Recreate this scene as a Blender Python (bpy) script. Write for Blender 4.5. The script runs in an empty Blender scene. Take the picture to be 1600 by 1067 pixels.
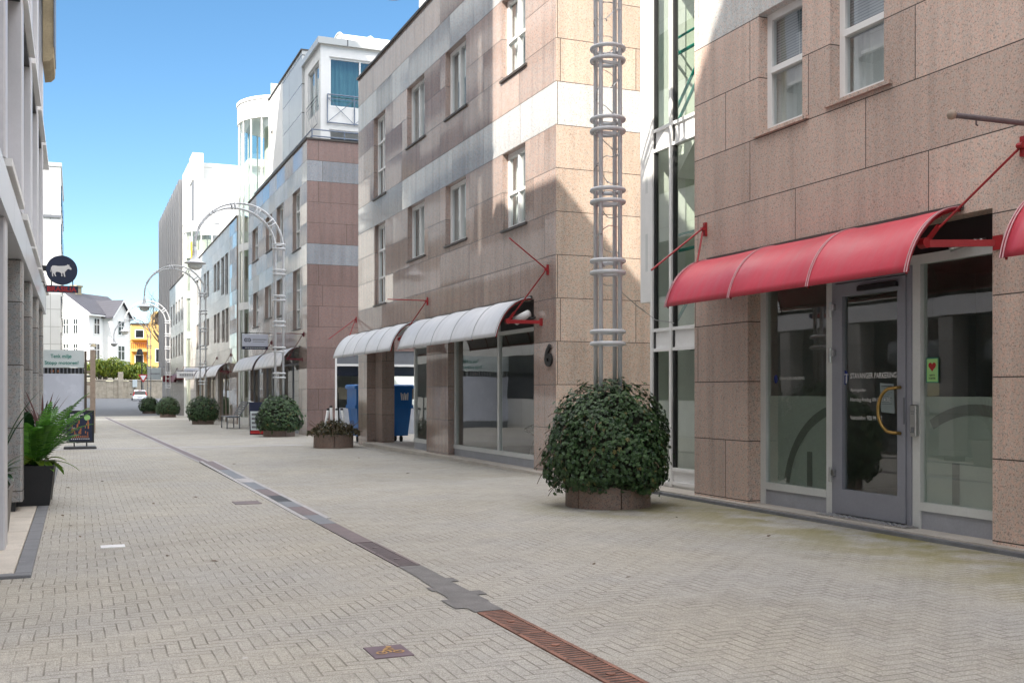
import bpy, math, random
from mathutils import Vector
R = math.radians
random.seed(7)
scene = bpy.context.scene
COL = scene.collection

# ---------------------------------------------------------------- camera, light, exposure
SUN_EL = R(41.0)
SUN_H = Vector((0.82, 0.57)).normalized()          # horizontal travel direction of the sunlight
cam_d = bpy.data.cameras.new('camera')
cam_d.sensor_width = 36.0
cam_d.lens = 36.0 * 1650 / 1600
cam_d.shift_y = (614 - 533.5) / 1600
cam_d.clip_start = 0.05
cam_d.clip_end = 6000
cam = bpy.data.objects.new('camera', cam_d)
COL.objects.link(cam)
cam.location = (0, 0, 1.2)
cam.rotation_euler = (R(90), 0, -math.atan(680 / 1650))
scene.camera = cam

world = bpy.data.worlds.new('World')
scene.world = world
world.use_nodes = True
wn = world.node_tree
wn.nodes.clear()
sky = wn.nodes.new('ShaderNodeTexSky')
sky.sky_type = 'NISHITA'
sky.sun_disc = False
sky.sun_elevation = SUN_EL
sky.sun_rotation = math.atan2(-SUN_H.x, -SUN_H.y)
sky.altitude = 0
sky.air_density = 0.85
sky.dust_density = 0.0
sky.ozone_density = 1.3
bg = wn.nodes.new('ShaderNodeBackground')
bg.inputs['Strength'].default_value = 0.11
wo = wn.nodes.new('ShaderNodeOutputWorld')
# unseen bright cloud added overhead and south to fill shade, clear blue low north
def wm(op, a, b=None):
    x = wn.nodes.new('ShaderNodeMath'); x.operation = op
    for i, v in enumerate((a, b)):
        if v is None: continue
        if hasattr(v, 'is_output'): wn.links.new(v, x.inputs[i])
        else: x.inputs[i].default_value = v
    return x.outputs[0]
def wmap(v, a, b):
    x = wn.nodes.new('ShaderNodeMapRange'); x.interpolation_type = 'SMOOTHSTEP'
    wn.links.new(v, x.inputs[0]); x.inputs[1].default_value = a; x.inputs[2].default_value = b
    return x.outputs[0]
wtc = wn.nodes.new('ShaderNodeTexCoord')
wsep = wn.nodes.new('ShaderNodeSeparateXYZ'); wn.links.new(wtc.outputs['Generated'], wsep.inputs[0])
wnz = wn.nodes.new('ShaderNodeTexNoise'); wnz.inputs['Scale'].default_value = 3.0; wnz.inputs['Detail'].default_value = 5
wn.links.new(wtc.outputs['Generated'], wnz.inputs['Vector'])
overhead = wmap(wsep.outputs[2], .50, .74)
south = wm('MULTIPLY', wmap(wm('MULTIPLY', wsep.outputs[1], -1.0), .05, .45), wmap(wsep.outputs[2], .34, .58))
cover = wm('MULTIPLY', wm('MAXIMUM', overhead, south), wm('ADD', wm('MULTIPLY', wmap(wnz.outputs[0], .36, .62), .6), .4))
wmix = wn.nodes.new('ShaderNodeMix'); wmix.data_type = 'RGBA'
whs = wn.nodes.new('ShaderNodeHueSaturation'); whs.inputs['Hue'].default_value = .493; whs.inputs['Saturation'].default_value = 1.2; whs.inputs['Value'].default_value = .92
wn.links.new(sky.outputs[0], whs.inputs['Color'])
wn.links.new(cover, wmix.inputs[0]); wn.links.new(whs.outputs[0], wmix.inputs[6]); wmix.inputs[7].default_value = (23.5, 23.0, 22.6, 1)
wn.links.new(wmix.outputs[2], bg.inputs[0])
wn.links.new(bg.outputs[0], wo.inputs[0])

sun_d = bpy.data.lights.new('sun', 'SUN')
sun_d.energy = 4.5
sun_d.angle = R(0.5)
sun_d.color = (1.0, 0.93, 0.82)
sun = bpy.data.objects.new('sun', sun_d)
COL.objects.link(sun)
sun.rotation_euler = Vector((SUN_H.x * math.cos(SUN_EL), SUN_H.y * math.cos(SUN_EL), -math.sin(SUN_EL))).to_track_quat('-Z', 'Y').to_euler()
sun.location = (-20, -20, 40)

vs = scene.view_settings
vs.view_transform = 'Standard'
vs.look = 'None'
vs.exposure = 1.12
vs.gamma = 1
scene.cycles.caustics_reflective = False
scene.cycles.caustics_refractive = False
scene.cycles.max_bounces = 10
scene.cycles.transparent_max_bounces = 24

# ---------------------------------------------------------------- helpers
class MB:
    def __init__(self):
        self.v = []; self.f = []
    def add(self, vs_, fs):
        n = len(self.v)
        self.v += [tuple(p) for p in vs_]
        self.f += [tuple(i + n for i in f) for f in fs]
        return self
    def quad(self, a, b, c, d):
        return self.add([a, b, c, d], [(0, 1, 2, 3)])
    def box(self, x0, x1, y0, y1, z0, z1):
        if x0 > x1: x0, x1 = x1, x0
        if y0 > y1: y0, y1 = y1, y0
        return self.add([(x0, y0, z0), (x1, y0, z0), (x1, y1, z0), (x0, y1, z0), (x0, y0, z1), (x1, y0, z1), (x1, y1, z1), (x0, y1, z1)],
                        [(0, 3, 2, 1), (4, 5, 6, 7), (0, 1, 5, 4), (1, 2, 6, 5), (2, 3, 7, 6), (3, 0, 4, 7)])
    def bbox(self, x0, x1, y0, y1, z0, z1, b):
        """box with bevelled vertical edges and top edge"""
        if x0 > x1: x0, x1 = x1, x0
        if y0 > y1: y0, y1 = y1, y0
        def ring(z, i):
            return [(x0 + b + i, y0 + i, z), (x1 - b - i, y0 + i, z), (x1 - i, y0 + b + i, z), (x1 - i, y1 - b - i, z),
                    (x1 - b - i, y1 - i, z), (x0 + b + i, y1 - i, z), (x0 + i, y1 - b - i, z), (x0 + i, y0 + b + i, z)]
        rs = [ring(z0, 0), ring(z1 - b, 0), ring(z1, b)]
        n = len(self.v)
        for r in rs: self.v += r
        for k in range(2):
            for i in range(8):
                j = (i + 1) % 8
                self.f.append((n + k * 8 + i, n + k * 8 + j, n + k * 8 + 8 + j, n + k * 8 + 8 + i))
        self.f.append(tuple(n + 7 - i for i in range(8)))
        self.f.append(tuple(n + 16 + i for i in range(8)))
        return self
    def tube(self, path, r, n=8, closed=False, cap=True):
        P = [Vector(p) for p in path]
        m = len(P)
        rad = r if isinstance(r, (list, tuple)) else [r] * m
        base = len(self.v)
        prev = None
        for i in range(m):
            if closed: t = P[(i + 1) % m] - P[i - 1]
            else: t = P[min(i + 1, m - 1)] - P[max(i - 1, 0)]
            t.normalize()
            if prev is None:
                a = Vector((0, 0, 1)) if abs(t.z) < 0.9 else Vector((1, 0, 0))
                nrm = t.cross(a).normalized()
            else:
                nrm = (prev - t * prev.dot(t))
                nrm = nrm.normalized() if nrm.length > 1e-6 else prev
            prev = nrm
            bn = t.cross(nrm)
            for k in range(n):
                an = 2 * math.pi * k / n
                self.v.append(tuple(P[i] + (nrm * math.cos(an) + bn * math.sin(an)) * rad[i]))
        for i in range(m if closed else m - 1):
            for k in range(n):
                a = base + i * n + k; b = base + i * n + (k + 1) % n
                j = (i + 1) % m
                c = base + j * n + (k + 1) % n; d = base + j * n + k
                self.f.append((a, b, c, d))
        if cap and not closed:
            self.f.append(tuple(base + n - 1 - k for k in range(n)))
            self.f.append(tuple(base + (m - 1) * n + k for k in range(n)))
        return self
    def lathe(self, cx, cy, prof, n=24, a0=0, a1=2 * math.pi):
        full = abs(a1 - a0 - 2 * math.pi) < 1e-6
        cnt = n if full else n + 1
        base = len(self.v)
        for (r, z) in prof:
            for k in range(cnt):
                a = a0 + (a1 - a0) * k / n
                self.v.append((cx + r * math.cos(a), cy + r * math.sin(a), z))
        for i in range(len(prof) - 1):
            for k in range(n):
                k2 = (k + 1) % cnt
                self.f.append((base + i * cnt + k, base + i * cnt + k2, base + (i + 1) * cnt + k2, base + (i + 1) * cnt + k))
        return self
    def prism(self, pts, off):
        """planar polygon pts extruded by vector off"""
        n = len(pts); o = Vector(off)
        A = [Vector(p) for p in pts]; B = [p + o for p in A]
        self.add(A + B, [tuple(range(n - 1, -1, -1)), tuple(range(n, 2 * n))] + [(i, (i + 1) % n, n + (i + 1) % n, n + i) for i in range(n)])
        return self
    def wallX(self, x, y0, y1, z0, z1, holes, depth, back=None):
        """sheet in plane X=x facing -X with openings (y0,y1,z0,z1) and reveals going to x+depth"""
        return self._wall('X', x, y0, y1, z0, z1, holes, depth)
    def wallY(self, y, x0, x1, z0, z1, holes, depth):
        """sheet in plane Y=y facing -Y with openings and reveals going to y+depth"""
        return self._wall('Y', y, x0, x1, z0, z1, holes, depth)
    def _wall(self, ax, c, a0, a1, z0, z1, holes, depth):
        As = sorted({a0, a1} | {h[0] for h in holes} | {h[1] for h in holes})
        Zs = sorted({z0, z1} | {h[2] for h in holes} | {h[3] for h in holes})
        P = (lambda a, z, d=0: (c + d, a, z)) if ax == 'X' else (lambda a, z, d=0: (a, c + d, z))
        for i in range(len(As) - 1):
            for j in range(len(Zs) - 1):
                am = (As[i] + As[i + 1]) / 2; zm = (Zs[j] + Zs[j + 1]) / 2
                if any(h[0] < am < h[1] and h[2] < zm < h[3] for h in holes): continue
                self.quad(P(As[i], Zs[j]), P(As[i], Zs[j + 1]), P(As[i + 1], Zs[j + 1]), P(As[i + 1], Zs[j]))
        for (b0, b1, c0, c1) in holes:
            self.quad(P(b0, c0), P(b0, c1), P(b0, c1, depth), P(b0, c0, depth))
            self.quad(P(b1, c0), P(b1, c0, depth), P(b1, c1, depth), P(b1, c1))
            self.quad(P(b0, c1), P(b1, c1), P(b1, c1, depth), P(b0, c1, depth))
            if c0 > z0: self.quad(P(b0, c0), P(b0, c0, depth), P(b1, c0, depth), P(b1, c0))
        return self

def wpos(o):
    p = Vector((0, 0, 0))
    while o is not None:
        p = p + o.location; o = o.parent
    return p

def obj(name, mb, material, parent=None, smooth=False, origin=None):
    vs_ = mb.v
    if origin is None:
        xs = [p[0] for p in vs_]; ys = [p[1] for p in vs_]; zs = [p[2] for p in vs_]
        origin = Vector(((min(xs) + max(xs)) / 2, (min(ys) + max(ys)) / 2, min(zs)))
    else: origin = Vector(origin)
    me = bpy.data.meshes.new(name)
    me.from_pydata([(p[0] - origin.x, p[1] - origin.y, p[2] - origin.z) for p in vs_], [], mb.f)
    me.materials.append(material)
    if smooth:
        me.polygons.foreach_set('use_smooth', [True] * len(me.polygons))
    me.update()
    o = bpy.data.objects.new(name, me)
    COL.objects.link(o)
    if parent is not None:
        o.parent = parent
        o.location = origin - wpos(parent)
    else:
        o.location = origin
    return o

def parts(name, mb, material, parent, smooth=False):
    """the same, every loose piece of the mesh becoming a part of its own"""
    n = len(mb.v); root = list(range(n))
    def find(i):
        while root[i] != i:
            root[i] = root[root[i]]; i = root[i]
        return i
    for f in mb.f:
        a = find(f[0])
        for i in f[1:]: root[find(i)] = a
    groups = {}
    for f in mb.f: groups.setdefault(find(f[0]), []).append(f)
    out = []
    for fs in groups.values():
        idx = sorted({i for f in fs for i in f}); m_ = {i: k for k, i in enumerate(idx)}
        b = MB(); b.v = [mb.v[i] for i in idx]; b.f = [tuple(m_[i] for i in f) for f in fs]
        out.append(obj(name, b, material, parent, smooth))
    return out

def tag(o, label, cat, group=None, kind=None):
    if label: o['label'] = label
    if cat: o['category'] = cat
    if group: o['group'] = group
    if kind: o['kind'] = kind
    return o

def thing(name, loc, label, cat, group=None):
    o = bpy.data.objects.new(name, None)
    o.empty_display_size = 0.2
    COL.objects.link(o)
    o.location = loc
    return tag(o, label, cat, group)

def copy_tree(o, parent=None):
    c = o.copy()
    COL.objects.link(c)
    if parent is not None: c.parent = parent
    for ch in [k for k in bpy.data.objects if k.parent is o]:
        copy_tree(ch, c)
    return c

def struct(name, mb, m, smooth=False):
    o = obj(name, mb, m, None, smooth)
    o['kind'] = 'structure'
    return o

def text_mb(s, width=None, size=None, bold=0.0, extrude=0.002, spacing=1.0):
    cu = bpy.data.curves.new('lettering', 'FONT')
    cu.body = s; cu.size = 1.0; cu.offset = bold; cu.extrude = 0.0; cu.resolution_u = 3; cu.space_character = spacing
    o = bpy.data.objects.new('lettering', cu)
    COL.objects.link(o)
    dg = bpy.context.evaluated_depsgraph_get()
    me = bpy.data.meshes.new_from_object(o.evaluated_get(dg))
    pts = [tuple(v.co[:2]) for v in me.vertices]
    fs = [tuple(p.vertices) for p in me.polygons]
    bpy.data.objects.remove(o); bpy.data.curves.remove(cu); bpy.data.meshes.remove(me)
    x0 = min(p[0] for p in pts); x1 = max(p[0] for p in pts)
    y0 = min(p[1] for p in pts); y1 = max(p[1] for p in pts)
    k = (width / (x1 - x0)) if width else size
    ky = (size / (y1 - y0)) if (size and width) else k
    return [((p[0] - x0) * k, p[1] * ky) for p in pts], fs

def textX(mb, s, x, y, z, **kw):
    """lettering on a plane X=x read from -X: starts at y and runs towards -Y"""
    pts, fs = text_mb(s, **kw)
    return mb.add([(x, y - px, z + py) for px, py in pts], fs)
def textY(mb, s, x, y, z, **kw):
    """lettering on a plane Y=y read from -Y: starts at x and runs towards +X"""
    pts, fs = text_mb(s, **kw)
    return mb.add([(x + px, y, z + py) for px, py in pts], fs)

# ---------------------------------------------------------------- materials
def newmat(name):
    m = bpy.data.materials.new(name)
    m.use_nodes = True
    nt = m.node_tree
    nt.nodes.clear()
    out = nt.nodes.new('ShaderNodeOutputMaterial')
    return m, nt, out
class N:
    """tiny node wiring helper"""
    def __init__(self, nt): self.nt = nt
    def n(self, t, **kw):
        x = self.nt.nodes.new(t)
        for k, v in kw.items(): setattr(x, k, v)
        return x
    def l(self, a, b): self.nt.links.new(a, b)
    def put(self, v, sock):
        if hasattr(v, 'is_output'): self.l(v, sock)
        else: sock.default_value = v
    def math(self, op, a, b=None, c=None):
        x = self.n('ShaderNodeMath', operation=op)
        self.put(a, x.inputs[0])
        if b is not None: self.put(b, x.inputs[1])
        if c is not None: self.put(c, x.inputs[2])
        return x.outputs[0]
    def mix(self, fac, a, b):
        x = self.n('ShaderNodeMix', data_type='RGBA')
        self.put(fac, x.inputs[0])
        self.put(a if hasattr(a, 'is_output') else (*a, 1), x.inputs[6])
        self.put(b if hasattr(b, 'is_output') else (*b, 1), x.inputs[7])
        return x.outputs[2]
    def mul(self, a, b):
        x = self.n('ShaderNodeMix', data_type='RGBA', blend_type='MULTIPLY')
        x.inputs[0].default_value = 1
        self.put(a if hasattr(a, 'is_output') else (*a, 1), x.inputs[6])
        self.put(b if hasattr(b, 'is_output') else (*b, 1), x.inputs[7])
        return x.outputs[2]
    def pos(self):
        g = self.n('ShaderNodeNewGeometry')
        return g.outputs['Position']
    def xyz(self, v):
        s = self.n('ShaderNodeSeparateXYZ'); self.l(v, s.inputs[0]); return s.outputs
    def noise(self, scale, vec=None, detail=3, rough=0.55):
        x = self.n('ShaderNodeTexNoise')
        x.inputs['Scale'].default_value = scale; x.inputs['Detail'].default_value = detail; x.inputs['Roughness'].default_value = rough
        if vec is None: vec = self.pos()
        self.l(vec, x.inputs['Vector'])
        return x.outputs[0]
    def map(self, v, a, b, c, d, clamp=True):
        x = self.n('ShaderNodeMapRange'); x.clamp = clamp
        self.put(v, x.inputs[0])
        for i, q in enumerate((a, b, c, d)): x.inputs[i + 1].default_value = q
        return x.outputs[0]
    def bsdf(self, out, color, rough, metallic=0.0, bump=None, bump_s=0.1, bump_d=0.01, spec=0.5, **kw):
        b = self.n('ShaderNodeBsdfPrincipled')
        self.put(color if hasattr(color, 'is_output') else (*color, 1), b.inputs['Base Color'])
        self.put(rough, b.inputs['Roughness'])
        b.inputs['Metallic'].default_value = metallic
        b.inputs['Specular IOR Level'].default_value = spec
        for k, v in kw.items(): self.put(v, b.inputs[k.replace('_', ' ')])
        if bump is not None:
            bn = self.n('ShaderNodeBump')
            bn.inputs['Strength'].default_value = bump_s; bn.inputs['Distance'].default_value = bump_d
            self.l(bump, bn.inputs['Height']); self.l(bn.outputs[0], b.inputs['Normal'])
        self.l(b.outputs[0], out.inputs[0])
        return b

def paint(name, col, rough=0.5, metallic=0.0, var=0.08, scale=3.0, bump=0.0, spec=0.5, **kw):
    """painted / plain surface with faint blotchy wear"""
    m, nt, out = newmat(name); q = N(nt)
    tc = q.n('ShaderNodeTexCoord').outputs['Object']
    a = q.noise(scale, tc, 5, 0.6)
    f = q.map(a, 0.3, 0.7, 1 - var, 1 + var)
    g = q.noise(scale * 14, tc, 2)
    f = q.math('MULTIPLY', f, q.map(g, 0.3, 0.7, 1 - var * .5, 1 + var * .5))
    c = q.n('ShaderNodeVectorMath', operation='SCALE')
    c.inputs[0].default_value = col; q.l(f, c.inputs['Scale'])
    q.bsdf(out, c.outputs[0], rough if isinstance(rough, float) and var == 0 else q.map(a, 0.3, 0.7, max(rough - .06, 0.02), min(rough + .06, 1)), metallic,
           bump=g if bump else None, bump_s=bump, spec=spec, **kw)
    return m

GREY_COURSES = (8, 12)
def stone(name, pink, grey, rough, width=1.7, greys=GREY_COURSES, off=0.0, speck=0.75, spec=0.5, z0=0.07, varc=0.12, tilt=.05):
    """granite slabs, courses 0.626 m high with thin dark joints"""
    m, nt, out = newmat(name); q = N(nt)
    p = q.pos(); s = q.xyz(p)
    u = q.math('ADD', q.math('ADD', s[0], s[1]), off)
    v = q.math('SUBTRACT', s[2], z0)
    cv = q.n('ShaderNodeCombineXYZ'); q.l(u, cv.inputs[0]); q.l(v, cv.inputs[1])
    br = q.n('ShaderNodeTexBrick'); br.offset = 0.43; br.offset_frequency = 2; br.squash = 0.8; br.squash_frequency = 3
    q.l(cv.outputs[0], br.inputs['Vector'])
    br.inputs['Scale'].default_value = 1; br.inputs['Mortar Size'].default_value = 0.0055; br.inputs['Mortar Smooth'].default_value = 0.2
    br.inputs['Brick Width'].default_value = width; br.inputs['Row Height'].default_value = 0.626
    br.inputs['Color1'].default_value = (0, 0, 0, 1); br.inputs['Color2'].default_value = (1, 1, 1, 1); br.inputs['Mortar'].default_value = (.5, .5, .5, 1)
    k = q.math('FLOOR', q.math('DIVIDE', v, 0.626))
    isg = 0.0
    for i, c in enumerate(greys):
        e = q.math('COMPARE', k, float(c), 0.1)
        isg = e if i == 0 else q.math('MAXIMUM', isg, e)
    base = q.mix(isg, pink, grey) if greys else q.mix(0.0, pink, grey)
    tone = q.n('ShaderNodeSeparateColor'); q.l(br.outputs['Color'], tone.inputs[0])
    f = q.map(tone.outputs[0], 0, 1, 1 - varc, 1 + varc)
    big = q.noise(0.55, p, 4)
    f = q.math('MULTIPLY', f, q.map(big, .3, .7, .9, 1.1))
    n1 = q.noise(70, p, 3, 0.7)
    f = q.math('MULTIPLY', f, q.map(n1, .36, .64, 1 - .22 * speck, 1 + .2 * speck))
    vo = q.n('ShaderNodeTexVoronoi'); vo.inputs['Scale'].default_value = 105; q.l(p, vo.inputs['Vector'])
    hs = q.n('ShaderNodeSeparateColor'); q.l(vo.outputs['Color'], hs.inputs[0])
    dark = q.math('MULTIPLY', q.math('GREATER_THAN', hs.outputs[0], 0.87), speck * 0.5)
    f = q.math('MULTIPLY', f, q.math('SUBTRACT', 1.0, dark))
    n2 = q.noise(26, p, 2)
    warm = q.mix(q.map(n2, .4, .6, 0, 1), (1.05, .98, .95), (.95, 1.01, 1.04))
    # faint vertical rain streaks under the joints
    sc = q.n('ShaderNodeCombineXYZ'); q.l(q.math('MULTIPLY', u, 6.0), sc.inputs[0]); q.l(q.math('MULTIPLY', v, .45), sc.inputs[1])
    st = q.noise(1.0, sc.outputs[0], 4)
    f = q.math('MULTIPLY', f, q.map(st, .42, .75, 1.03, .80))
    c = q.n('ShaderNodeVectorMath', operation='SCALE'); q.l(q.mul(base, warm), c.inputs[0]); q.l(f, c.inputs['Scale'])
    col = q.mix(br.outputs['Fac'], c.outputs[0], (.075, .06, .05))
    rr = q.math('ADD', q.map(n1, .35, .65, rough * .8, rough * 1.2), q.math('MULTIPLY', br.outputs['Fac'], .5))
    hgt = q.math('SUBTRACT', 1.0, br.outputs['Fac'])
    b = q.bsdf(out, col, rr, bump=hgt, bump_s=.5, bump_d=.004, spec=spec)
    # no two slabs hang quite in one plane: each mirrors a slightly different piece of the street
    wnz = q.n('ShaderNodeTexWhiteNoise', noise_dimensions='1D'); q.l(q.math('MULTIPLY', tone.outputs[0], 91.7), wnz.inputs['W'])
    off_ = q.n('ShaderNodeVectorMath', operation='SUBTRACT'); q.l(wnz.outputs['Color'], off_.inputs[0]); off_.inputs[1].default_value = (.5, .5, .5)
    sc_ = q.n('ShaderNodeVectorMath', operation='SCALE'); q.l(off_.outputs[0], sc_.inputs[0]); sc_.inputs['Scale'].default_value = tilt
    g_ = q.n('ShaderNodeNewGeometry'); ad = q.n('ShaderNodeVectorMath', operation='ADD'); q.l(g_.outputs['Normal'], ad.inputs[0]); q.l(sc_.outputs[0], ad.inputs[1])
    nm_ = q.n('ShaderNodeVectorMath', operation='NORMALIZE'); q.l(ad.outputs[0], nm_.inputs[0])
    q.l(nm_.outputs[0], b.inputs['Normal'].links[0].from_node.inputs['Normal'])
    return m

def glass(name, tint, f0=0.07, rough=0.0, wob=0.0):
    m, nt, out = newmat(name); q = N(nt)
    lw = q.n('ShaderNodeLayerWeight'); lw.inputs[0].default_value = .5
    fr = q.math('MULTIPLY_ADD', q.math('POWER', lw.outputs['Facing'], 4.0), 1 - f0, f0)
    tr = q.n('ShaderNodeBsdfTransparent'); tr.inputs[0].default_value = (*tint, 1)
    gl = q.n('ShaderNodeBsdfGlossy'); gl.inputs['Roughness'].default_value = rough
    gl.inputs[0].default_value = (1, 1, 1, 1)
    bn = q.n('ShaderNodeBump'); bn.inputs['Strength'].default_value = .12; bn.inputs['Distance'].default_value = .02
    q.l(q.noise(0.9, None, 1), bn.inputs['Height']); q.l(bn.outputs[0], gl.inputs['Normal'])
    mx = q.n('ShaderNodeMixShader')
    q.l(fr, mx.inputs[0]); q.l(tr.outputs[0], mx.inputs[1]); q.l(gl.outputs[0], mx.inputs[2])
    q.l(mx.outputs[0], out.inputs[0])
    return m

def leafmat(name, c0, c1, rough=0.4, spec=0.5, trans=0.15, tip=None):
    m, nt, out = newmat(name); q = N(nt)
    g = q.n('ShaderNodeNewGeometry')
    r = g.outputs['Random Per Island']
    col = q.mix(r, c0, c1)
    if tip: col = q.mix(q.math('GREATER_THAN', r, .97), col, tip)
    b = q.bsdf(out, col, q.map(r, 0, 1, rough - .08, rough + .12), spec=spec)
    tl = q.n('ShaderNodeBsdfTranslucent'); q.l(col, tl.inputs[0])
    mx = q.n('ShaderNodeMixShader'); mx.inputs[0].default_value = trans
    q.l(b.outputs[0], mx.inputs[1]); q.l(tl.outputs[0], mx.inputs[2]); q.l(mx.outputs[0], out.inputs[0])
    return m

def ribbed(name, col, pitch, dark=.55, rough=.5, axis='u', duty=.12):
    """metal sheet with narrow upright grooves"""
    m, nt, out = newmat(name); q = N(nt)
    p = q.pos(); s = q.xyz(p)
    u = q.math('ADD', s[0], s[1]) if axis == 'u' else s[2]
    fr = q.math('FRACT', q.math('DIVIDE', u, pitch))
    g = q.math('LESS_THAN', fr, duty)
    a = q.noise(.8, p, 4)
    f = q.math('MULTIPLY', q.map(g, 0, 1, 1, dark), q.map(a, .3, .7, .92, 1.06))
    c = q.n('ShaderNodeVectorMath', operation='SCALE'); c.inputs[0].default_value = col; q.l(f, c.inputs['Scale'])
    q.bsdf(out, c.outputs[0], rough, bump=q.math('SUBTRACT', 1.0, g), bump_s=.4, bump_d=.01)
    return m

def panels(name, col, w, h, joint=.012, rough=.45, jc=(.12, .12, .12), var=.05, u0=0, z0=0, spec=.5, stack=True):
    """flat cladding panels with open joints"""
    m, nt, out = newmat(name); q = N(nt)
    p = q.pos(); s = q.xyz(p)
    u = q.math('ADD', q.math('ADD', s[0], s[1]), u0); v = q.math('SUBTRACT', s[2], z0)
    cv = q.n('ShaderNodeCombineXYZ'); q.l(u, cv.inputs[0]); q.l(v, cv.inputs[1])
    br = q.n('ShaderNodeTexBrick'); br.offset = 0.0 if stack else .5; br.squash = 1
    q.l(cv.outputs[0], br.inputs['Vector'])
    br.inputs['Scale'].default_value = 1; br.inputs['Mortar Size'].default_value = joint; br.inputs['Mortar Smooth'].default_value = .1
    br.inputs['Brick Width'].default_value = w; br.inputs['Row Height'].default_value = h
    br.inputs['Color1'].default_value = (*[c * (1 - var) for c in col], 1); br.inputs['Color2'].default_value = (*[min(c * (1 + var), .9) for c in col], 1)
    br.inputs['Mortar'].default_value = (*jc, 1)
    a = q.noise(.7, p, 5)
    f = q.map(a, .3, .7, .93, 1.05)
    c = q.n('ShaderNodeVectorMath', operation='SCALE'); q.l(br.outputs['Color'], c.inputs[0]); q.l(f, c.inputs['Scale'])
    q.bsdf(out, c.outputs[0], rough, bump=q.math('SUBTRACT', 1.0, br.outputs['Fac']), bump_s=.5, bump_d=.005, spec=spec)
    return m

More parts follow.
